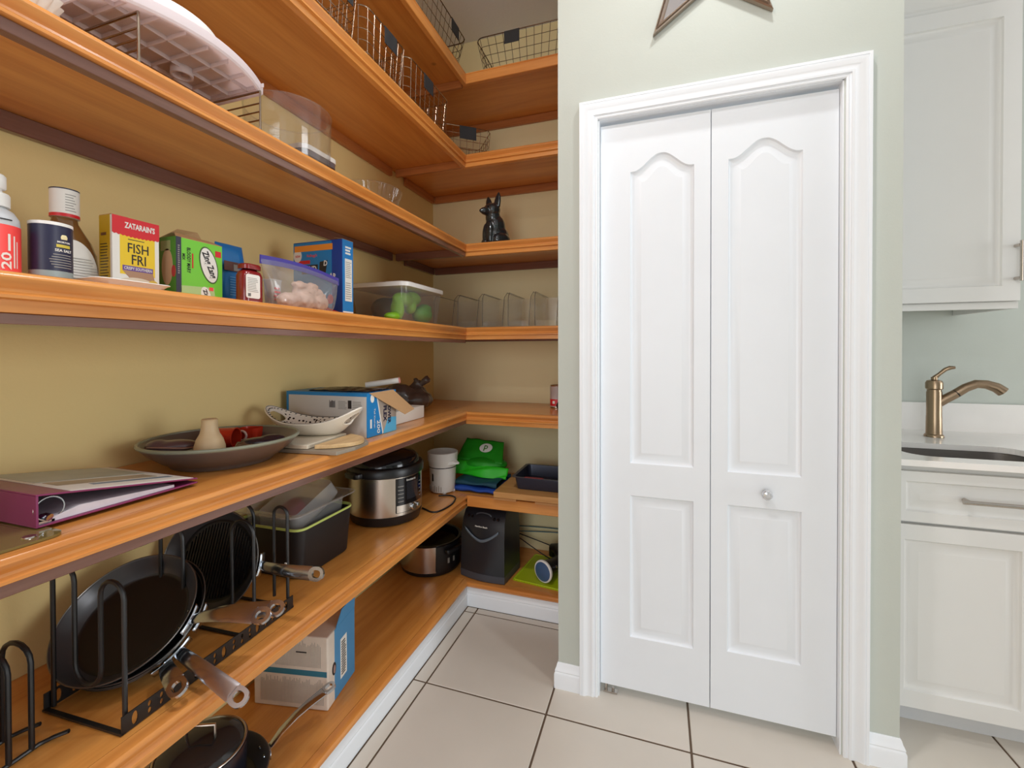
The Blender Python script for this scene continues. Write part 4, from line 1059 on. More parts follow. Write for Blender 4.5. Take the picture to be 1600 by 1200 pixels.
mb = MB(); mb.tube([(-.10, .0, .0), (.02, .045, .018)], .011, 16); part('roll', mb, M_paper, rl); mb = MB(); mb.tube([(.0201, .0451, .018), (.023, .0462, .0185)], .0112, 16); part('end_cap', mb, mat('pink_cap', S(230, 150, 140), .5), rl)
wb = carton('white_carton', 'open white carton beside the blue bag box', 'box', (-.985, 1.595, Z5T), .26, .20, .052, M_paper)
mb = MB(); mb.box(-.13, -.03, .18, .20, .0525, .094); part('raised_flap', mb, M_paper, wb, 0)
gg = thing('grey_plastic_bag', 'dark grey translucent plastic bag tied with a knot in the shelf corner', 'bag', (-1.155, 1.885, Z5T), .2)
mb = MB(); ell((0, 0, .055), (.115, .105, .055)); ell((-.035, -.05, .085), (.075, .07, .055)); ell((.02, .0, .085), (.07, .06, .04))
mb.tube([(.02, 0, .11), (.06, .005, .135), (.085, .008, .155), (.10, .01, .15)], [.022, .014, .020, .008], 12); mb.tube([(.02, 0, .11), (.035, 0, .14), (.03, 0, .162)], [.024, .018, .010], 12)
me = remesh(mb, .006, 'bag', 1)
for q in me.vertices:
    if q.co.z > .006: q.co += Vector((1, 1, .5)) * (noise.noise(q.co * 34) * .006 + noise.noise(q.co * 80) * .003)
    q.co.z = max(q.co.z, .002)
put('bag', me, mat('grey_bag_film', S(92, 80, 76), .22, var=.35, vscale=26, coat=.3), gg)

cn = thing('soup_can', 'small tin can with red and white label at the closet wall', 'can', (-.500, 2.235, Z5T))
mb = MB(); mb.lathe([(.0335, 0), (.0345, .002), (.0335, .004), (.0335, .112), (.0345, .114), (.0335, .116), (.03, .113)], 36); part('tin', mb, M_steel, cn)
part('label', cyl_band(.0339, .006, .110), mat('grey_label', S(196, 180, 176), .5), cn); part('red_band', cyl_band(.0342, .010, .045, -80, 20), M_red, cn)
patch(cn, -.014, -.002, .022, .036, .0345, M_paper, name='label_mark')
pm = thing('dark_plum', 'small dark round fruit beside the tin can', 'fruit', (-.466, 2.165, Z5T))
mb = MB(); mb.lathe([(.004, .0), (.014, .003), (.0205, .013), (.021, .022), (.016, .033), (.006, .0375), (.001, .035)], 24); part('skin', mb, mat('plum_skin', S(50, 22, 28), .2), pm)

# ------------------------------------------------------------------ pan shelf
Z6T = Z6 + .001
def aim(zdir, xdir):
    z = Vector(zdir).normalized(); x = Vector(xdir); x = (x - z * x.dot(z)).normalized(); y = z.cross(x)
    return Matrix(((x.x, y.x, z.x), (x.y, y.y, z.y), (x.z, y.z, z.z))).to_4x4()

def strip_handle(pts, w0, w1, th, Mloc, up=(0, 0, 1)):
    """flat steel handle: cross-section w x th swept along pts (local), widening from w0 to w1"""
    pts = [Vector(p) for p in pts]; loops = []; n = len(pts)
    for i, p in enumerate(pts):
        t = (pts[min(i + 1, n - 1)] - pts[max(i - 1, 0)]).normalized(); s_ = t.cross(Vector(up)).normalized(); u_ = s_.cross(t)
        w_ = (w0 + (w1 - w0) * i / (n - 1)) / 2; k = th / 2
        loops.append([tuple(p + s_ * (w_ * a) + u_ * (k * b)) for a, b in ((-1, -.4), (-.6, -1), (.6, -1), (1, -.4), (1, .4), (.6, 1), (-.6, 1), (-1, .4))])
    mb = MB(); mb.loft(loops, M=Mloc); return mb

def skillet(name, label, centre, normal, hdir, r, depth, hl, rise, group='nonstick pans in the black rack', ribs=False, m_in=None, drop=0.0):
    """rim circle at `centre`, opening along `normal`; handle leaves the rim along hdir"""
    t = thing(name, label, 'frying pan', (0, 0, 0), 0, group)
    t.matrix_world = Matrix.Translation(centre) @ aim(normal, hdir)
    d = depth
    mb = MB(); mb.lathe([(r * .72, -d), (r * .80, -d + .004), (r * .93, -d * .45), (r, -.002), (r + .003, 0), (r, .0012)], 64, None, True, False); part('outer_shell', mb, mat('hard_anodised', S(36, 35, 37), .3, .4), t, 50)
    mb = MB(); mb.lathe([(r, .001), (r - .003, -.002), (r * .915, -d * .45), (r * .80, -d + .009)], 64, None, False, False); part('side_wall', mb, mat('grey_nonstick_wall', S(72, 70, 72), .28, .3), t, 50)
    mb = MB(); mb.lathe([(r * .80, -d + .009), (r * .78, -d + .0065), (r * .74, -d + .005), (.005, -d + .005)], 64, None, False, True); part('cooking_surface', mb, m_in or M_nonstick, t, 50)
    mb = MB(); mb.tube([((r + .0012) * math.cos(2 * PI * i / 64), (r + .0012) * math.sin(2 * PI * i / 64), .0008) for i in range(64)], .0014, 6, True); part('rim', mb, mat('rim_steel', S(120, 116, 112), .3, .8), t)
    if ribs:
        mb = MB()
        for i in range(-12, 13):
            x = i * r * .06; L = math.sqrt(max((r * .73) ** 2 - x * x, 0)); mb.box(x - .0018, x + .0018, -L, L, -d + .005, -d + .0085)
        part('grill_ribs', mb, M_nonstick, t, 0)['kind'] = 'stuff'
    hp = [(r * .97, 0, -.016), (r + .012, 0, -.010), (r + .24 * hl, 0, .004 + rise * .2), (r + .5 * hl, 0, .012 + rise * .5), (r + .75 * hl, 0, .014 + rise * .75), (r + hl, 0, .012 + rise)]
    h = part('handle', strip_handle(hp, .018, .034, .008, None), M_chrome, t, 50, label='polished steel handle')
    e = Vector(hp[-1]); mb = MB(); tdir = (Vector(hp[-1]) - Vector(hp[-2])).normalized(); Mh = Matrix.Translation(e) @ aim(tdir.cross(Vector((0, 1, 0))), tdir)
    o_ = [(x, y) for x, y, _ in rrect(-.006, .034, -.017, .017, .0165, 0, 6)]; i_ = [(x, y) for x, y, _ in rrect(.004, .026, -.009, .009, .0085, 0, 6)]
    mb.loft([[(x, y, -.004) for x, y in o_], [(x, y, .004) for x, y in o_], [(x, y, .004) for x, y in i_], [(x, y, -.004) for x, y in i_], [(x, y, -.004) for x, y in o_]], False, False, Mh); part('hang_loop', mb, M_chrome, h, 50)
    mb = MB()
    mb.grid(lambda u, v: ((r + .0055) * math.cos(-.22 + .44 * u) * (1 - .0) , (r + .0055) * math.sin(-.22 + .44 * u), -.024 + .018 * v), 12, 1); fo = part('bracket', mb, M_chrome, h)
    sm = fo.modifiers.new('thick', 'SOLIDIFY'); sm.thickness = .003
    for s_ in (-.14, .14):
        mb = MB(); mb.lathe([(.005, 0), (.004, .002), (.001, .003)], 10, Matrix.Translation(((r - .010) * math.cos(s_), (r - .010) * math.sin(s_), -.016)) @ Matrix.Rotation(-PI / 2, 4, 'Y')); part('rivet', mb, M_chrome, h)
    return t

PN = Vector((.229, -.581, .781)).normalized()
PC = Vector((-1.092, .636, .668))
hC = Vector((-.80, .70, .700)) - PC
skillet('frying_pan', 'large nonstick frying pan in front, leaning in the black rack', PC, PN, (.95, .28, -.0), .130, .042, .155, .012)
skillet('frying_pan', 'nonstick frying pan nested directly behind the front one', PC - PN * .016 + Vector((.004, .012, -.003)), PN, (.95, .34, .02), .128, .040, .162, .012)
skillet('frying_pan', 'third nested frying pan whose handle points down over the shelf edge', PC - PN * .028 + Vector((.002, .006, -.003)), PN, (.956, -.017, -.293), .126, .036, .180, -.008)
skillet('frying_pan', 'rearmost nested frying pan with a short visible steel handle', PC - PN * .039 + Vector((.0, .002, -.002)), PN, (.910, -.158, -.384), .124, .034, .080, .020)
skillet('grill_pan', 'ribbed grill pan standing upright at the back of the rack', (-1.118, .842, .685), (.25, -.93, .30), (1, .25, -.05), .128, .035, .165, .02, ribs=True)

rk = thing('pan_rack', 'black metal pan rack with looped dividers on the lower left shelf', 'pan rack', (-1.018, .52, Z6T), math.radians(3))
KX0, KX1, KY0, KY1 = -.108, .100, .0, .415
def perf_plate(x, nm):
    out = [(KY0, .001), (KY1, .001), (KY1, .034), (KY0, .034)]
    hs = []
    k = 0; y = KY0 + .022
    while y < KY1 - .02:
        if k % 4 == 0: hs.append(ellipse(y, .0175, .0055, .0125, 14)); y += .026
        else: hs.append(ellipse(y, .024, .0035, .0055, 10)); hs.append(ellipse(y, .011, .0035, .0055, 10)); y += .022
        k += 1
    v, f = fill_holes(out, hs, 0); mb = MB(); mb.add([(x, a, b) for a, b, _ in v], f)
    o = part(nm, mb, M_blackmetal, rk, 0); s_ = o.modifiers.new('thick', 'SOLIDIFY'); s_.thickness = .0025
perf_plate(KX1, 'side_rail'); perf_plate(KX0, 'side_rail')
for y in (.002, .14, .28, .413):
    mb = MB(); mb.box(KX0, KX1, y - .004, y + .004, .001, .005); part('cross_bar', mb, M_blackmetal, rk, 0)
def uloop(y, x0, x1, h, lean=0):
    n = 10; r = (x1 - x0) / 2; pts = [(x0, y, .03)]
    pts += [((x0 + x1) / 2 - r * math.cos(PI * i / n), y + lean, h - r + r * math.sin(PI * i / n)) for i in range(n + 1)] + [(x1, y, .03)]
    mb = MB(); mb.tube(pts, .0042, 8); part('divider_loop', mb, M_blackmetal, rk)
def wave(y, h):
    """front divider: two loops joined by a dip"""
    pts = []
    def arc(cx, cz, r, a0, a1, n=8): return [(cx + r * math.cos(math.radians(a0 + (a1 - a0) * i / n)), y, cz + r * math.sin(math.radians(a0 + (a1 - a0) * i / n))) for i in range(n + 1)]
    pts += [(-.100, y, .004)] + arc(-.070, h - .03, .030, 180, 0) + arc(-.005, .10, .035, 180, 360) + arc(.060, h - .045, .030, 180, 0) + [(.090, y, .004)]
    mb = MB(); mb.tube(pts, .0042, 8); part('divider_loop', mb, M_blackmetal, rk)
wave(.012, .285)
uloop(.215, -.10, -.03, .285); uloop(.300, .02, .088, .275); uloop(.405, -.10, -.02, .275); uloop(.405, .048, .092, .275)
mb = MB(); mb.box(.088, .094, .3985, .4005, .11, .128); part('price_tag', mb, M_paper, rk, 0)

nr = thing('plate_rack', 'dark wire plate rack cut by the left frame edge', 'plate rack', (-1.045, .425, Z6T), .1)
for y in (-.03, .0, .03):
    mb = MB(); mb.tube([(-.055, y, .004)] + [(-.02 - .035 * math.cos(PI * i / 8), y, .155 + .03 * math.sin(PI * i / 8)) for i in range(9)] + [(.015, y, .004)], .0042, 8); part('divider_loop', mb, M_blackmetal, nr)
for x in (-.055, .015):
    mb = MB(); mb.tube([(x, -.05, .004), (x, .04, .004), (x + .01, .055, .006), (x + .03, .065, .012)], .0036, 8); part('base_wire', mb, M_blackmetal, nr)
dp = thing('dinner_plate', 'white plate standing in the wire plate rack', 'plate', (-1.085, .396, Z6T + .094))
mb = MB(); mb.lathe([(.05, -.006), (.06, -.007), (.088, .003), (.089, .005), (.086, .006), (.058, -.003), (.01, -.003)], 48, Matrix.Rotation(PI / 2, 4, 'X')); part('disc', mb, M_whitep, dp, 50)

# black storage bin with clear trays
ib = thing('black_bin', 'deep black storage bin with lime green rim on the pan shelf', 'storage bin', (-1.152, 1.170, Z6T), R90 + .02)
mb = MB(); mb.loft([rr_loop(.225, .235, .03, 0), rr_loop(.235, .245, .03, .006), rr_loop(.255, .262, .03, .150)], True, False); mb.loft([rr_loop(.251, .258, .029, .150), rr_loop(.232, .240, .028, .006)], False, True); part('bin', mb, mat('black_insulated_plastic', S(30, 28, 30), .55), ib)
mb = MB(); mb.loft([rr_loop(.255, .262, .03, .150), rr_loop(.260, .267, .032, .152), rr_loop(.260, .267, .032, .158), rr_loop(.252, .259, .03, .158), rr_loop(.251, .258, .029, .150)], False, False); part('rim', mb, mat('lime_rim', S(206, 222, 122), .4), ib)
ct_ = thing('clear_tray', 'clear plastic tray with flared lip sitting in the black bin', 'tray', (-1.152, 1.170, Z6T + .066), R90 + .02)
mb = MB(); mb.loft([rr_loop(.205, .205, .025, 0), rr_loop(.222, .222, .028, .128), rr_loop(.30, .262, .03, .132)], True, False); part('tub', mb, M_frost, ct_)
mb = MB(); mb.tube(rr_loop(.30, .262, .03, .132), .0022, 6, True); part('lip', mb, M_frost, ct_)
tc_ = thing('tilted_container', 'frosted plastic container lying tilted inside the clear tray', 'container', (-1.152, 1.19, Z6T + .155), R90)
mb = MB(); Mt = Matrix.Rotation(-.36, 4, 'Y'); mb.loft([rr_loop(.19, .15, .02, 0), rr_loop(.21, .165, .022, .012), rr_loop(.19, .15, .02, .06)], True, True, Mt); part('body', mb, clear('milky_plastic', (.80, .79, .77), .6, .28, .25), tc_)
mb = MB(); mb.loft([rr_loop(.07, .06, .02, .012), rr_loop(.06, .05, .02, .04)], True, True, Matrix.Translation((-.03, 0, 0)) @ Mt); part('contents', mb, mat('magenta_contents', S(150, 40, 84), .5), tc_)

# electric pressure cooker, panel towards the aisle
ip = thing('pressure_cooker', 'stainless electric pressure cooker with black lid and control panel', 'pressure cooker', (-1.098, 1.600, Z6T), R90 - .26)
R_ = .150
mb = MB(); mb.lathe([(R_ * .86, 0), (R_ * .94, .004), (R_ * .99, .030), (R_, .040)], 56); part('base', mb, M_black, ip)
mb = MB(); mb.lathe([(R_ - .001, .0401), (R_ - .001, .192)], 64, None, False, False); part('steel_body', mb, M_steel, ip)
mb = MB(); mb.lathe([(R_, .1921), (R_ + .006, .196), (R_ + .007, .220), (R_ + .002, .228), (R_ - .012, .232)], 56); part('lid_ring', mb, M_black, ip)
ld_ = MB(); ld_.lathe([(R_ - .012, .2321), (R_ - .014, .250), (R_ - .03, .266), (R_ - .07, .276), (.02, .280)], 56); lid = part('lid', ld_, M_blackgloss, ip)
mb = MB(); mb.loft([[(x, y, z) for x, y in ((-.055, -.045), (.055, -.03), (.05, .045), (-.05, .04))] for z in (.262, .300)]); part('lid_handle', mb, M_black, lid, 0, .012, 3)
for s_ in (-1, 1):
    mb = MB(); mb.loft([rrect(s_ * R_ - .03, s_ * R_ + .03, -.04, .04, .018, z) for z in (.196, .216)]); part('side_handle', mb, M_black, ip, 40, .004)
pan_ = part('control_panel', cyl_band(R_ + .002, .052, .188, -26, 26, 24), M_blackgloss, ip)
part('display', cyl_band(R_ + .0028, .100, .170, -9, 15, 12), mat('dark_display', S(38, 40, 46), .08), pan_)
part('panel_foot', cyl_band(R_ + .0028, .054, .082, -25, 25, 16), M_steel, pan_)
text(pan_, 'Instant', .0, .179, 0, .048, .009, M_paper, cyl=R_ + .0030)
for k in range(5):
    part('button_mark', cyl_band(R_ + .0026, .096 + .015 * k, .099 + .015 * k, -23, -14, 4), M_grey, pan_)
    part('button_mark', cyl_band(R_ + .0026, .096 + .015 * k, .099 + .015 * k, 19, 24, 4), M_grey, pan_)
for a_, r_ in ((2, .013), (12, .010)):
    th = math.radians(a_); mb = MB(); mb.lathe([(r_, 0), (r_, .008), (r_ - .003, .011), (.002, .011)], 20, Matrix.Translation(((R_ + .003) * math.sin(th), -(R_ + .003) * math.cos(th), .067)) @ Matrix.Rotation(th, 4, 'Z') @ Matrix.Rotation(PI / 2, 4, 'X')); part('dial', mb, M_chrome, pan_)

# white juicer beside it, its cord looped on the shelf
ju = thing('citrus_juicer', 'small white countertop juicer with spout behind the pressure cooker', 'juicer', (-1.022, 1.972, Z6T), -.35)
mb = MB(); mb.lathe([(.052, 0), (.060, .006), (.063, .050), (.066, .125)], 40); part('base', mb, M_whitep, ju)
mb = MB(); mb.lathe([(.0672, .124), (.0672, .128)], 40); part('dark_band', mb, M_ink, ju)
mb = MB(); mb.lathe([(.067, .1281), (.069, .145), (.074, .158), (.076, .196), (.072, .198), (.070, .16), (.03, .150)], 40, None, False, True); part('bowl', mb, M_whitep, ju, 50)
mb = MB(); mb.add([(.055, -.03, .165), (.055, .03, .165), (.118, .0, .157), (.055, -.03, .140), (.055, .03, .140), (.112, 0, .150)], [(0, 2, 1), (3, 4, 5), (0, 3, 5, 2), (2, 5, 4, 1), (0, 1, 4, 3)]); part('spout', mb, M_whitep, ju, 0)
mb = MB(); mb.box(-.004, .004, -.0662, -.060, .062, .098); part('slot', mb, M_black, ju, 0)
for i in range(9):
    a = math.radians(-40 + 10 * i); mb = MB(); mb.box(-.0014, .0014, -.0645, -.060, .012, .035 + (i % 2) * .006, Matrix.Rotation(a, 4, 'Z')); part('vent_slit', mb, mat('shadow_grey', S(170, 160, 150), .6), ju, 0)
for a in (-.6, .5, 2.0): mb = MB(); mb.lathe([(.008, -.0005), (.009, .004), (.008, .010)], 12, Matrix.Translation((.056 * math.cos(a), .056 * math.sin(a), .001))); part('foot', mb, M_whitep, ju)
cd = thing('power_cord', 'black cord looped on the shelf before the white juicer', 'cord', (0, 0, Z6T + .003))
pts = [(-1.0, 1.885, 0), (-.962, 1.905, 0), (-.915, 1.89, 0), (-.889, 1.815, 0), (-.890, 1.745, 0), (-.905, 1.695, 0), (-.93, 1.685, 0), (-.96, 1.70, 0), (-.99, 1.715, 0)]
def smooth_path(p, k=6):
    p = [Vector(q) for q in p]; out = []
    for i in range(len(p) - 1):
        a, b, c, d = p[max(i - 1, 0)], p[i], p[i + 1], p[min(i + 2, len(p) - 1)]
        for j in range(k):
            t = j / k; out.append(0.5 * ((2 * b) + (c - a) * t + (2 * a - 5 * b + 4 * c - d) * t * t + (3 * b - a - 3 * c + d) * t ** 3))
    return out + [p[-1]]
mb = MB(); mb.tube(smooth_path(pts), .0037, 8); part('cable', mb, M_black, cd)

def cloth(fn, nu, nv, name, m, parent, th=.002):
    mb = MB(); mb.grid(fn, nu, nv); o = part(name, mb, m, parent, 60); s_ = o.modifiers.new('thick', 'SOLIDIFY'); s_.thickness = th; s_.offset = 0; return o
bl = thing('blue_bag_stack', 'folded royal blue and teal shopping bags under the green bag', 'shopping bags', (-.852, 2.095, Z6T), -.04)
for k, (w_, d_, m_) in enumerate(((.235, .23, mat('royal_blue_fabric', S(26, 70, 160), .6, var=.15, vscale=20)), (.225, .20, mat('dark_teal_fabric', S(24, 70, 86), .6, var=.3, vscale=24)))):
    def fn(u, v, k=k, w_=w_, d_=d_):
        a = 2 * PI * v; cx_, cz_ = math.cos(a), math.sin(a)
        x = -w_ / 2 + w_ * u; y = -d_ / 2 * math.copysign(abs(cx_) ** .35, cx_); z = .012 * math.copysign(abs(cz_) ** .6, cz_) * (1 + .25 * math.sin(u * 7 + k)) + .014
        q = noise.noise(Vector((x * 18, y * 18, k * 3 + z * 30))) * .004
        return (x, y + q, max(.0015, z + q) + .0 if k == 0 else max(.0015, z + q) + .026)
    mb = MB(); mb.grid(fn, 22, 28); part('folded_bag', mb, m_, bl, 60)
gn = thing('green_bag', 'crumpled bright green reusable grocery bag with white round logo', 'shopping bag', (-.882, 2.15, Z6T + .056), 0)
M_gb = mat('green_fabric', S(26, 146, 22), .55, var=.18, vscale=10); M_gb2 = mat('bright_green_fabric', S(40, 186, 28), .5, var=.12, vscale=10)
cloth(lambda u, v: (-.12 + .215 * u + .045 * (1 - v) * (u - .4), -.025 + .10 * v, .070 + .092 * v - .012 * u + .004 * noise.noise(Vector((u * 5, v * 4, 1)))), 20, 12, 'top_panel', M_gb, gn)
cloth(lambda u, v: (-.145 + .30 * u, -.030 - .045 * math.sin(PI * v * .5) + .01 * math.sin(u * 8), .070 - .012 * u - .065 * v + .010 * math.sin(u * 9 + v * 5) * v * (1 - v) * 4 - .02 * u * (1 - v)), 30, 12, 'front_fold', M_gb2, gn)
mb = MB(); ell((.0, .02, .045), (.135, .07, .040)); put('bunched_body', remesh(mb, .008, 'bunched_body'), M_gb, gn)
Ml = Matrix.Translation((.012, .026, .122)) @ Matrix.Rotation(math.atan2(.092, .10), 4, 'X')
mb = MB(); mb.loft([[(x, y, z) for x, y in ellipse(0, 0, .036, .028)] for z in (.004, .0048)], M=Ml); part('logo_disc', mb, M_paper, gn, 0)
v_, f_ = text_data('p', .02); mb = MB(); mb.add([(x * .022, y * .036 - .002, .0052 if z > 0 else .0049) for x, y, z in v_], f_, Ml); put('logo_letter', mb.mesh('logo_letter', 0, recalc=False), M_dkgreen, gn)

wd = thing('bamboo_board', 'bamboo cutting board under the dark baking pan', 'cutting board', (-.552, 2.065, Z6T), 0)
mb = MB(); mb.box(-.182, .185, -.142, .14, .010, .038); part('board', mb, wood('bamboo', S(212, 160, 96), S(186, 128, 70), 'x', .5, 2.2, 0.0), wd, 0, .003)
for x0, x1 in ((-.181, -.07), (.02, .184)):
    mb = MB(); mb.box(x0, x1, -.141, .13, .0, .0098); part('foot_strip', mb, wood('bamboo_foot', S(196, 142, 84), S(170, 112, 60), 'x', .5, 2.2, 0.0), wd, 0)
bp = thing('baking_pan', 'dark blue-grey rectangular baking pan on the bamboo board', 'baking pan', (-.513, 2.105, Z6T + .0385), 0)
def bl_(w_, d_, z, r=.02): return rrect(-w_ / 2, w_ / 2, -d_ / 2, d_ / 2, r, z, 5)
M_bpan = mat('blue_grey_nonstick', S(58, 62, 80), .32, .3)
mb = MB(); mb.loft([bl_(.255, .215, 0), bl_(.262, .222, .004), bl_(.278, .238, .058), bl_(.300, .260, .060), bl_(.300, .260, .062), bl_(.275, .235, .061), bl_(.258, .218, .006)], True, True); part('pan', mb, M_bpan, bp, 40)
mb = MB(); mb.box(-.085, .005, -.1295, -.112, .0618, .0628); part('red_sticker', mb, mat('dark_red_sticker', S(140, 34, 48), .4), bp, 0)

# ------------------------------------------------------------------ bottom shelf
Z7T = Z7 + .001
sp_ = thing('saucepan', 'dark saucepan with a smoky glass lid at the lower frame edge', 'saucepan', (-1.078, .785, Z7T + .0085), .4)
mb = MB(); mb.lathe([(.085, 0), (.094, .006), (.097, .02), (.098, .118), (.101, .12), (.098, .121)], 48, None, True, False); part('pot', mb, mat('navy_enamel', S(26, 28, 40), .25), sp_)
ldp = MB(); ldp.lathe([(.094, .1215), (.085, .132), (.06, .143), (.02, .148), (.002, .1485)], 48, None, False, True); l_ = part('glass_lid', ldp, M_glass, sp_)
mb = MB(); mb.tube([(.096 * math.cos(2 * PI * i / 48), .096 * math.sin(2 * PI * i / 48), .122) for i in range(48)], .003, 8, True); part('lid_rim', mb, M_steel, l_)
mb = MB(); mb.tube([(-.034, 0, .146), (-.034, 0, .178), (.034, 0, .178), (.034, 0, .146)], .004, 8); part('lid_handle', mb, M_steel, l_)
sk_ = skillet('steel_handled_skillet', 'dark skillet under the saucepan with a long steel handle', (-1.075, .790, Z7T + .047), (0, 0, 1), (.45, .9, 0), .142, .046, .155, .045, group=None)
bx = thing('shipping_carton', 'worn white and blue carton with barcode on the bottom shelf', 'box', (-1.0925, 1.0795, Z7T), math.radians(10.9))
BW2, BH2, BD2 = .250, .228, .172
mb = MB(); mb.box(-BW2 / 2, BW2 / 2, 0, BD2, 0, BH2); part('carton', mb, mat('worn_white_card', S(222, 208, 194), .75, var=.14, vscale=22), bx, 0, .004, 2)
patch(bx, -BW2 / 2 + .002, BW2 / 2 - .003, .105, .122, .0003, mat('teal_print', S(52, 118, 140), .5), name='stripe')
lines(bx, -.10, .115, .016, .098, .0003, 46, M_grey, fill=.22, vertical=True); lines(bx, -.05, .105, .132, .215, .0003, 34, M_grey, fill=.22, vertical=True); lines(bx, .02, .055, .176, .181, .0007, 1, M_ink, fill=.7)
mb = MB(); mb.box(BW2 / 2 - .0002, BW2 / 2 + .0005, .040, BD2 - .002, 0.004, BH2); part('blue_side', mb, mat('box_blue_print', S(72, 142, 190), .5), bx, 0)
patch(bx, .075, .115, .045, .175, BW2 / 2 + .0009, M_paper, 'right', 'barcode_panel'); lines(bx, .081, .110, .055, .168, BW2 / 2 + .0016, 14, M_ink, 'right', .5)
poly_patch(bx, ellipse(.036, .108, .011, .020), BW2 / 2 + .0010, M_ink, 'right', 'hand_hole'); poly_patch(bx, ellipse(.037, .106, .006, .013), BW2 / 2 + .0016, mat('mauve_grey', S(160, 130, 124), .6), 'right', 'hand_hole')
fp = MB(); fp.add([(BW2 / 2, .05, BH2), (BW2 / 2, BD2, BH2), (BW2 / 2 + .002, BD2, BH2 + .045), (BW2 / 2 + .002, .085, BH2 + .042)], [(0, 1, 2, 3)]); fo = part('side_flap', fp, mat('box_blue_print', S(72, 142, 190), .5), bx, 0); s_ = fo.modifiers.new('thick', 'SOLIDIFY'); s_.thickness = .002

sl = thing('slow_cooker', 'round stainless slow cooker with black end on the bottom shelf', 'slow cooker', (-1.134, 2.05, Z7T), -.35)
mb = MB(); mb.lathe([(.135, 0), (.148, .004), (.152, .022)], 56); part('base', mb, M_black, sl)
mb = MB(); mb.lathe([(.153, .0221), (.158, .150)], 56, None, False, False); part('steel_band', mb, M_steel, sl)
part('control_end', cyl_band(.1605, .024, .150, 58, 140, 24), M_black, sl)
for k in (80, 92):
    part('control_mark', cyl_band(.1612, .060, .085, k, k + 4, 3), M_grey, sl)
mb = MB(); mb.lathe([(.158, .1501), (.161, .153), (.158, .157), (.146, .156), (.140, .12), (.06, .08)], 56, None, False, True); part('crock', mb, M_blackgloss, sl, 50)
mb = MB(); mb.loft([rrect(.150, .185, -.05, .05, .012, z) for z in (.115, .135)]); part('side_handle', mb, M_black, sl, 40, .004)

ha = thing('black_appliance', 'tall black countertop appliance with silver lettering on the bottom shelf', 'appliance', (-.808, 2.035, Z7T), math.radians(-6))
def apl(w_, yf, yb, z, bulge): 
    n = 12; return [(-w_ / 2 + w_ * i / n, yf - bulge * math.sin(PI * i / n), z) for i in range(n + 1)] + [(w_ / 2, yb, z), (-w_ / 2, yb, z)]
M_app = mat('charcoal_plastic', S(34, 36, 42), .28); M_app2 = mat('slate_plastic', S(66, 68, 76), .4)
mb = MB(); mb.loft([apl(.232, -.052, .13, 0, .016), apl(.24, -.056, .13, .004, .016), apl(.242, -.058, .13, .038, .016)]); part('base', mb, M_app2, ha)
mb = MB(); mb.loft([apl(.240, -.057, .13, .0382, .016), apl(.236, -.052, .13, .22, .014), apl(.228, -.040, .13, .285, .014), apl(.222, -.022, .13, .322, .010), apl(.21, .0, .125, .335, .004)]); part('housing', mb, M_app, ha, 35)
mb = MB(); mb.grid(lambda u, v: (-.092 + .184 * u, -.0735 + .006 * (abs(u - .5) * 2) ** 2 * 1.6 + .024 * max(0, (.20 + .02 * v - .052 * math.sin(PI * u)) - .20), .190 + .050 * (abs(u - .5) * 2) ** 1.6 + .014 * v), 24, 2); fo = part('swoosh_trim', mb, mat('steel_blue_gloss', S(110, 124, 138), .2, .3), ha); s_ = fo.modifiers.new('thick', 'SOLIDIFY'); s_.thickness = .002
text(ha, 'Hamilton Beach', -.002, .262, .0615, .066, .008, M_paper, bold=.02)
mb = MB(); mb.tube([(.040 * math.cos(a), -.035, .308 + .014 * math.sin(a)) for a in [PI * 2 * i / 24 for i in range(24)]], .004, 8, True); part('dial_ring', mb, M_app2, ha)
for k in (-.08, -.06, .06, .08): mb = MB(); mb.lathe([(.008, 0), (.007, .004), (.002, .005)], 12, Matrix.Translation((k, -.0405, .300)) @ Matrix.Rotation(PI / 2 - .5, 4, 'X')); part('button', mb, M_blackgloss, ha)
gm = thing('green_mat', 'lime green flexible cutting mat at the right end of the bottom shelf', 'cutting mat', (-.535, 2.16, Z7T), -.12)
mb = MB(); mb.loft([rrect(-.125, .15, -.15, .15, .012, z, 4) for z in (0, .003)]); part('mat', mb, mat('lime_mat', S(176, 196, 20), .4), gm, 0)
mb = MB(); mb.tube(rrect(-.118, .143, -.143, .143, .012, .0038, 4), .0022, 6, True); part('raised_edge', mb, mat('lime_mat_edge', S(196, 214, 40), .4), gm)
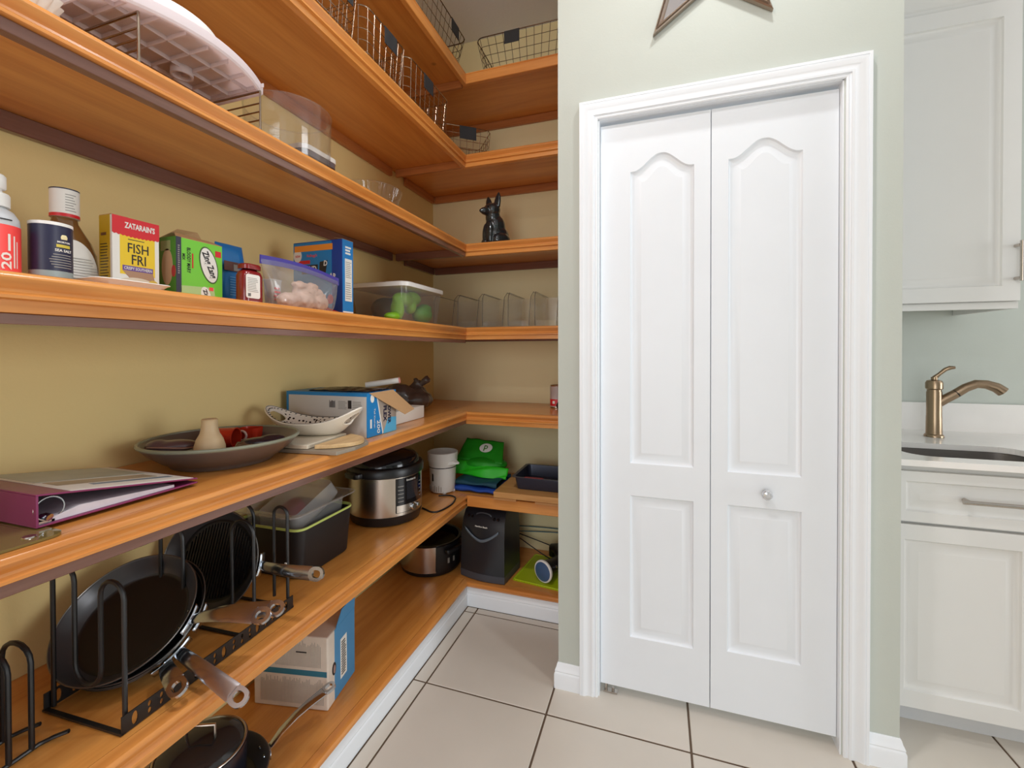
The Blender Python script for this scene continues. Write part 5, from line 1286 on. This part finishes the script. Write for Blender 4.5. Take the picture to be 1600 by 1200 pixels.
fh = thing('handheld_tool', 'black handheld tool with blue round face and white ring lying on the mat', 'tool', (-.525, 2.035, Z7T + .060), math.radians(-25))
Mf = Matrix.Rotation(-PI / 2, 4, 'X')
mb = MB(); mb.lathe([(.045, 0), (.052, .002), (.053, .008), (.050, .014), (.042, .018)], 40, Mf @ Matrix.Translation((0, 0, -.0))); part('white_ring', mb, M_whitep, fh)
mb = MB(); mb.lathe([(.045, -.001), (.030, -.004), (.005, -.0055)], 40, Mf, False, True); part('blue_face', mb, mat('slate_blue_face', S(66, 96, 136), .3, var=.12, vscale=40), fh)
mb = MB(); mb.lathe([(.042, .0181), (.040, .05), (.034, .075), (.034, .12), (.036, .16), (.028, .19)], 32, Mf); part('barrel', mb, M_black, fh)
mb = MB(); mb.tube([(.0, .15, .02), (-.05, .19, .032), (-.09, .20, .02), (-.10, .20, -.02)], [.03, .03, .026, .018], 14); part('handle', mb, M_black, fh)
mb = MB(); mb.lathe([(.006, 0), (.006, .006), (.002, .008)], 12, Matrix.Translation((.037, .055, .018)) @ Matrix.Rotation(PI / 2, 4, 'Y')); part('thumb_screw', mb, M_chrome, fh)
CBL = [((-.80, 2.37, .246), (-.55, 2.375, .256), (-.36, 2.37, .248), 'upper teal cable crossing the rear wall', 'teal_cable', S(70, 110, 120)),
       ((-.80, 2.365, .216), (-.52, 2.37, .238), (-.36, 2.365, .230), 'lower teal cable crossing the rear wall', 'teal_cable2', S(84, 124, 136)),
       ((-.80, 2.36, .222), (-.56, 2.34, .175), (-.38, 2.30, .135), 'black cable slanting down behind the handheld tool', 'black_cable', S(30, 26, 28)),
       ((-.78, 2.33, .225), (-.60, 2.29, .150), (-.50, 2.25, .1275), 'black cable falling to the shelf beside the appliance', 'black_cable', S(30, 26, 28))]
for a, b, c, lb, mn, colr in CBL:
    cb_ = thing('cable', lb, 'cable', (0, 0, 0), 0, 'cables behind the black appliance')
    mb = MB(); mb.tube(smooth_path([a, b, c], 10), .0028, 6); part('wire', mb, mat(mn, colr, .4), cb_)
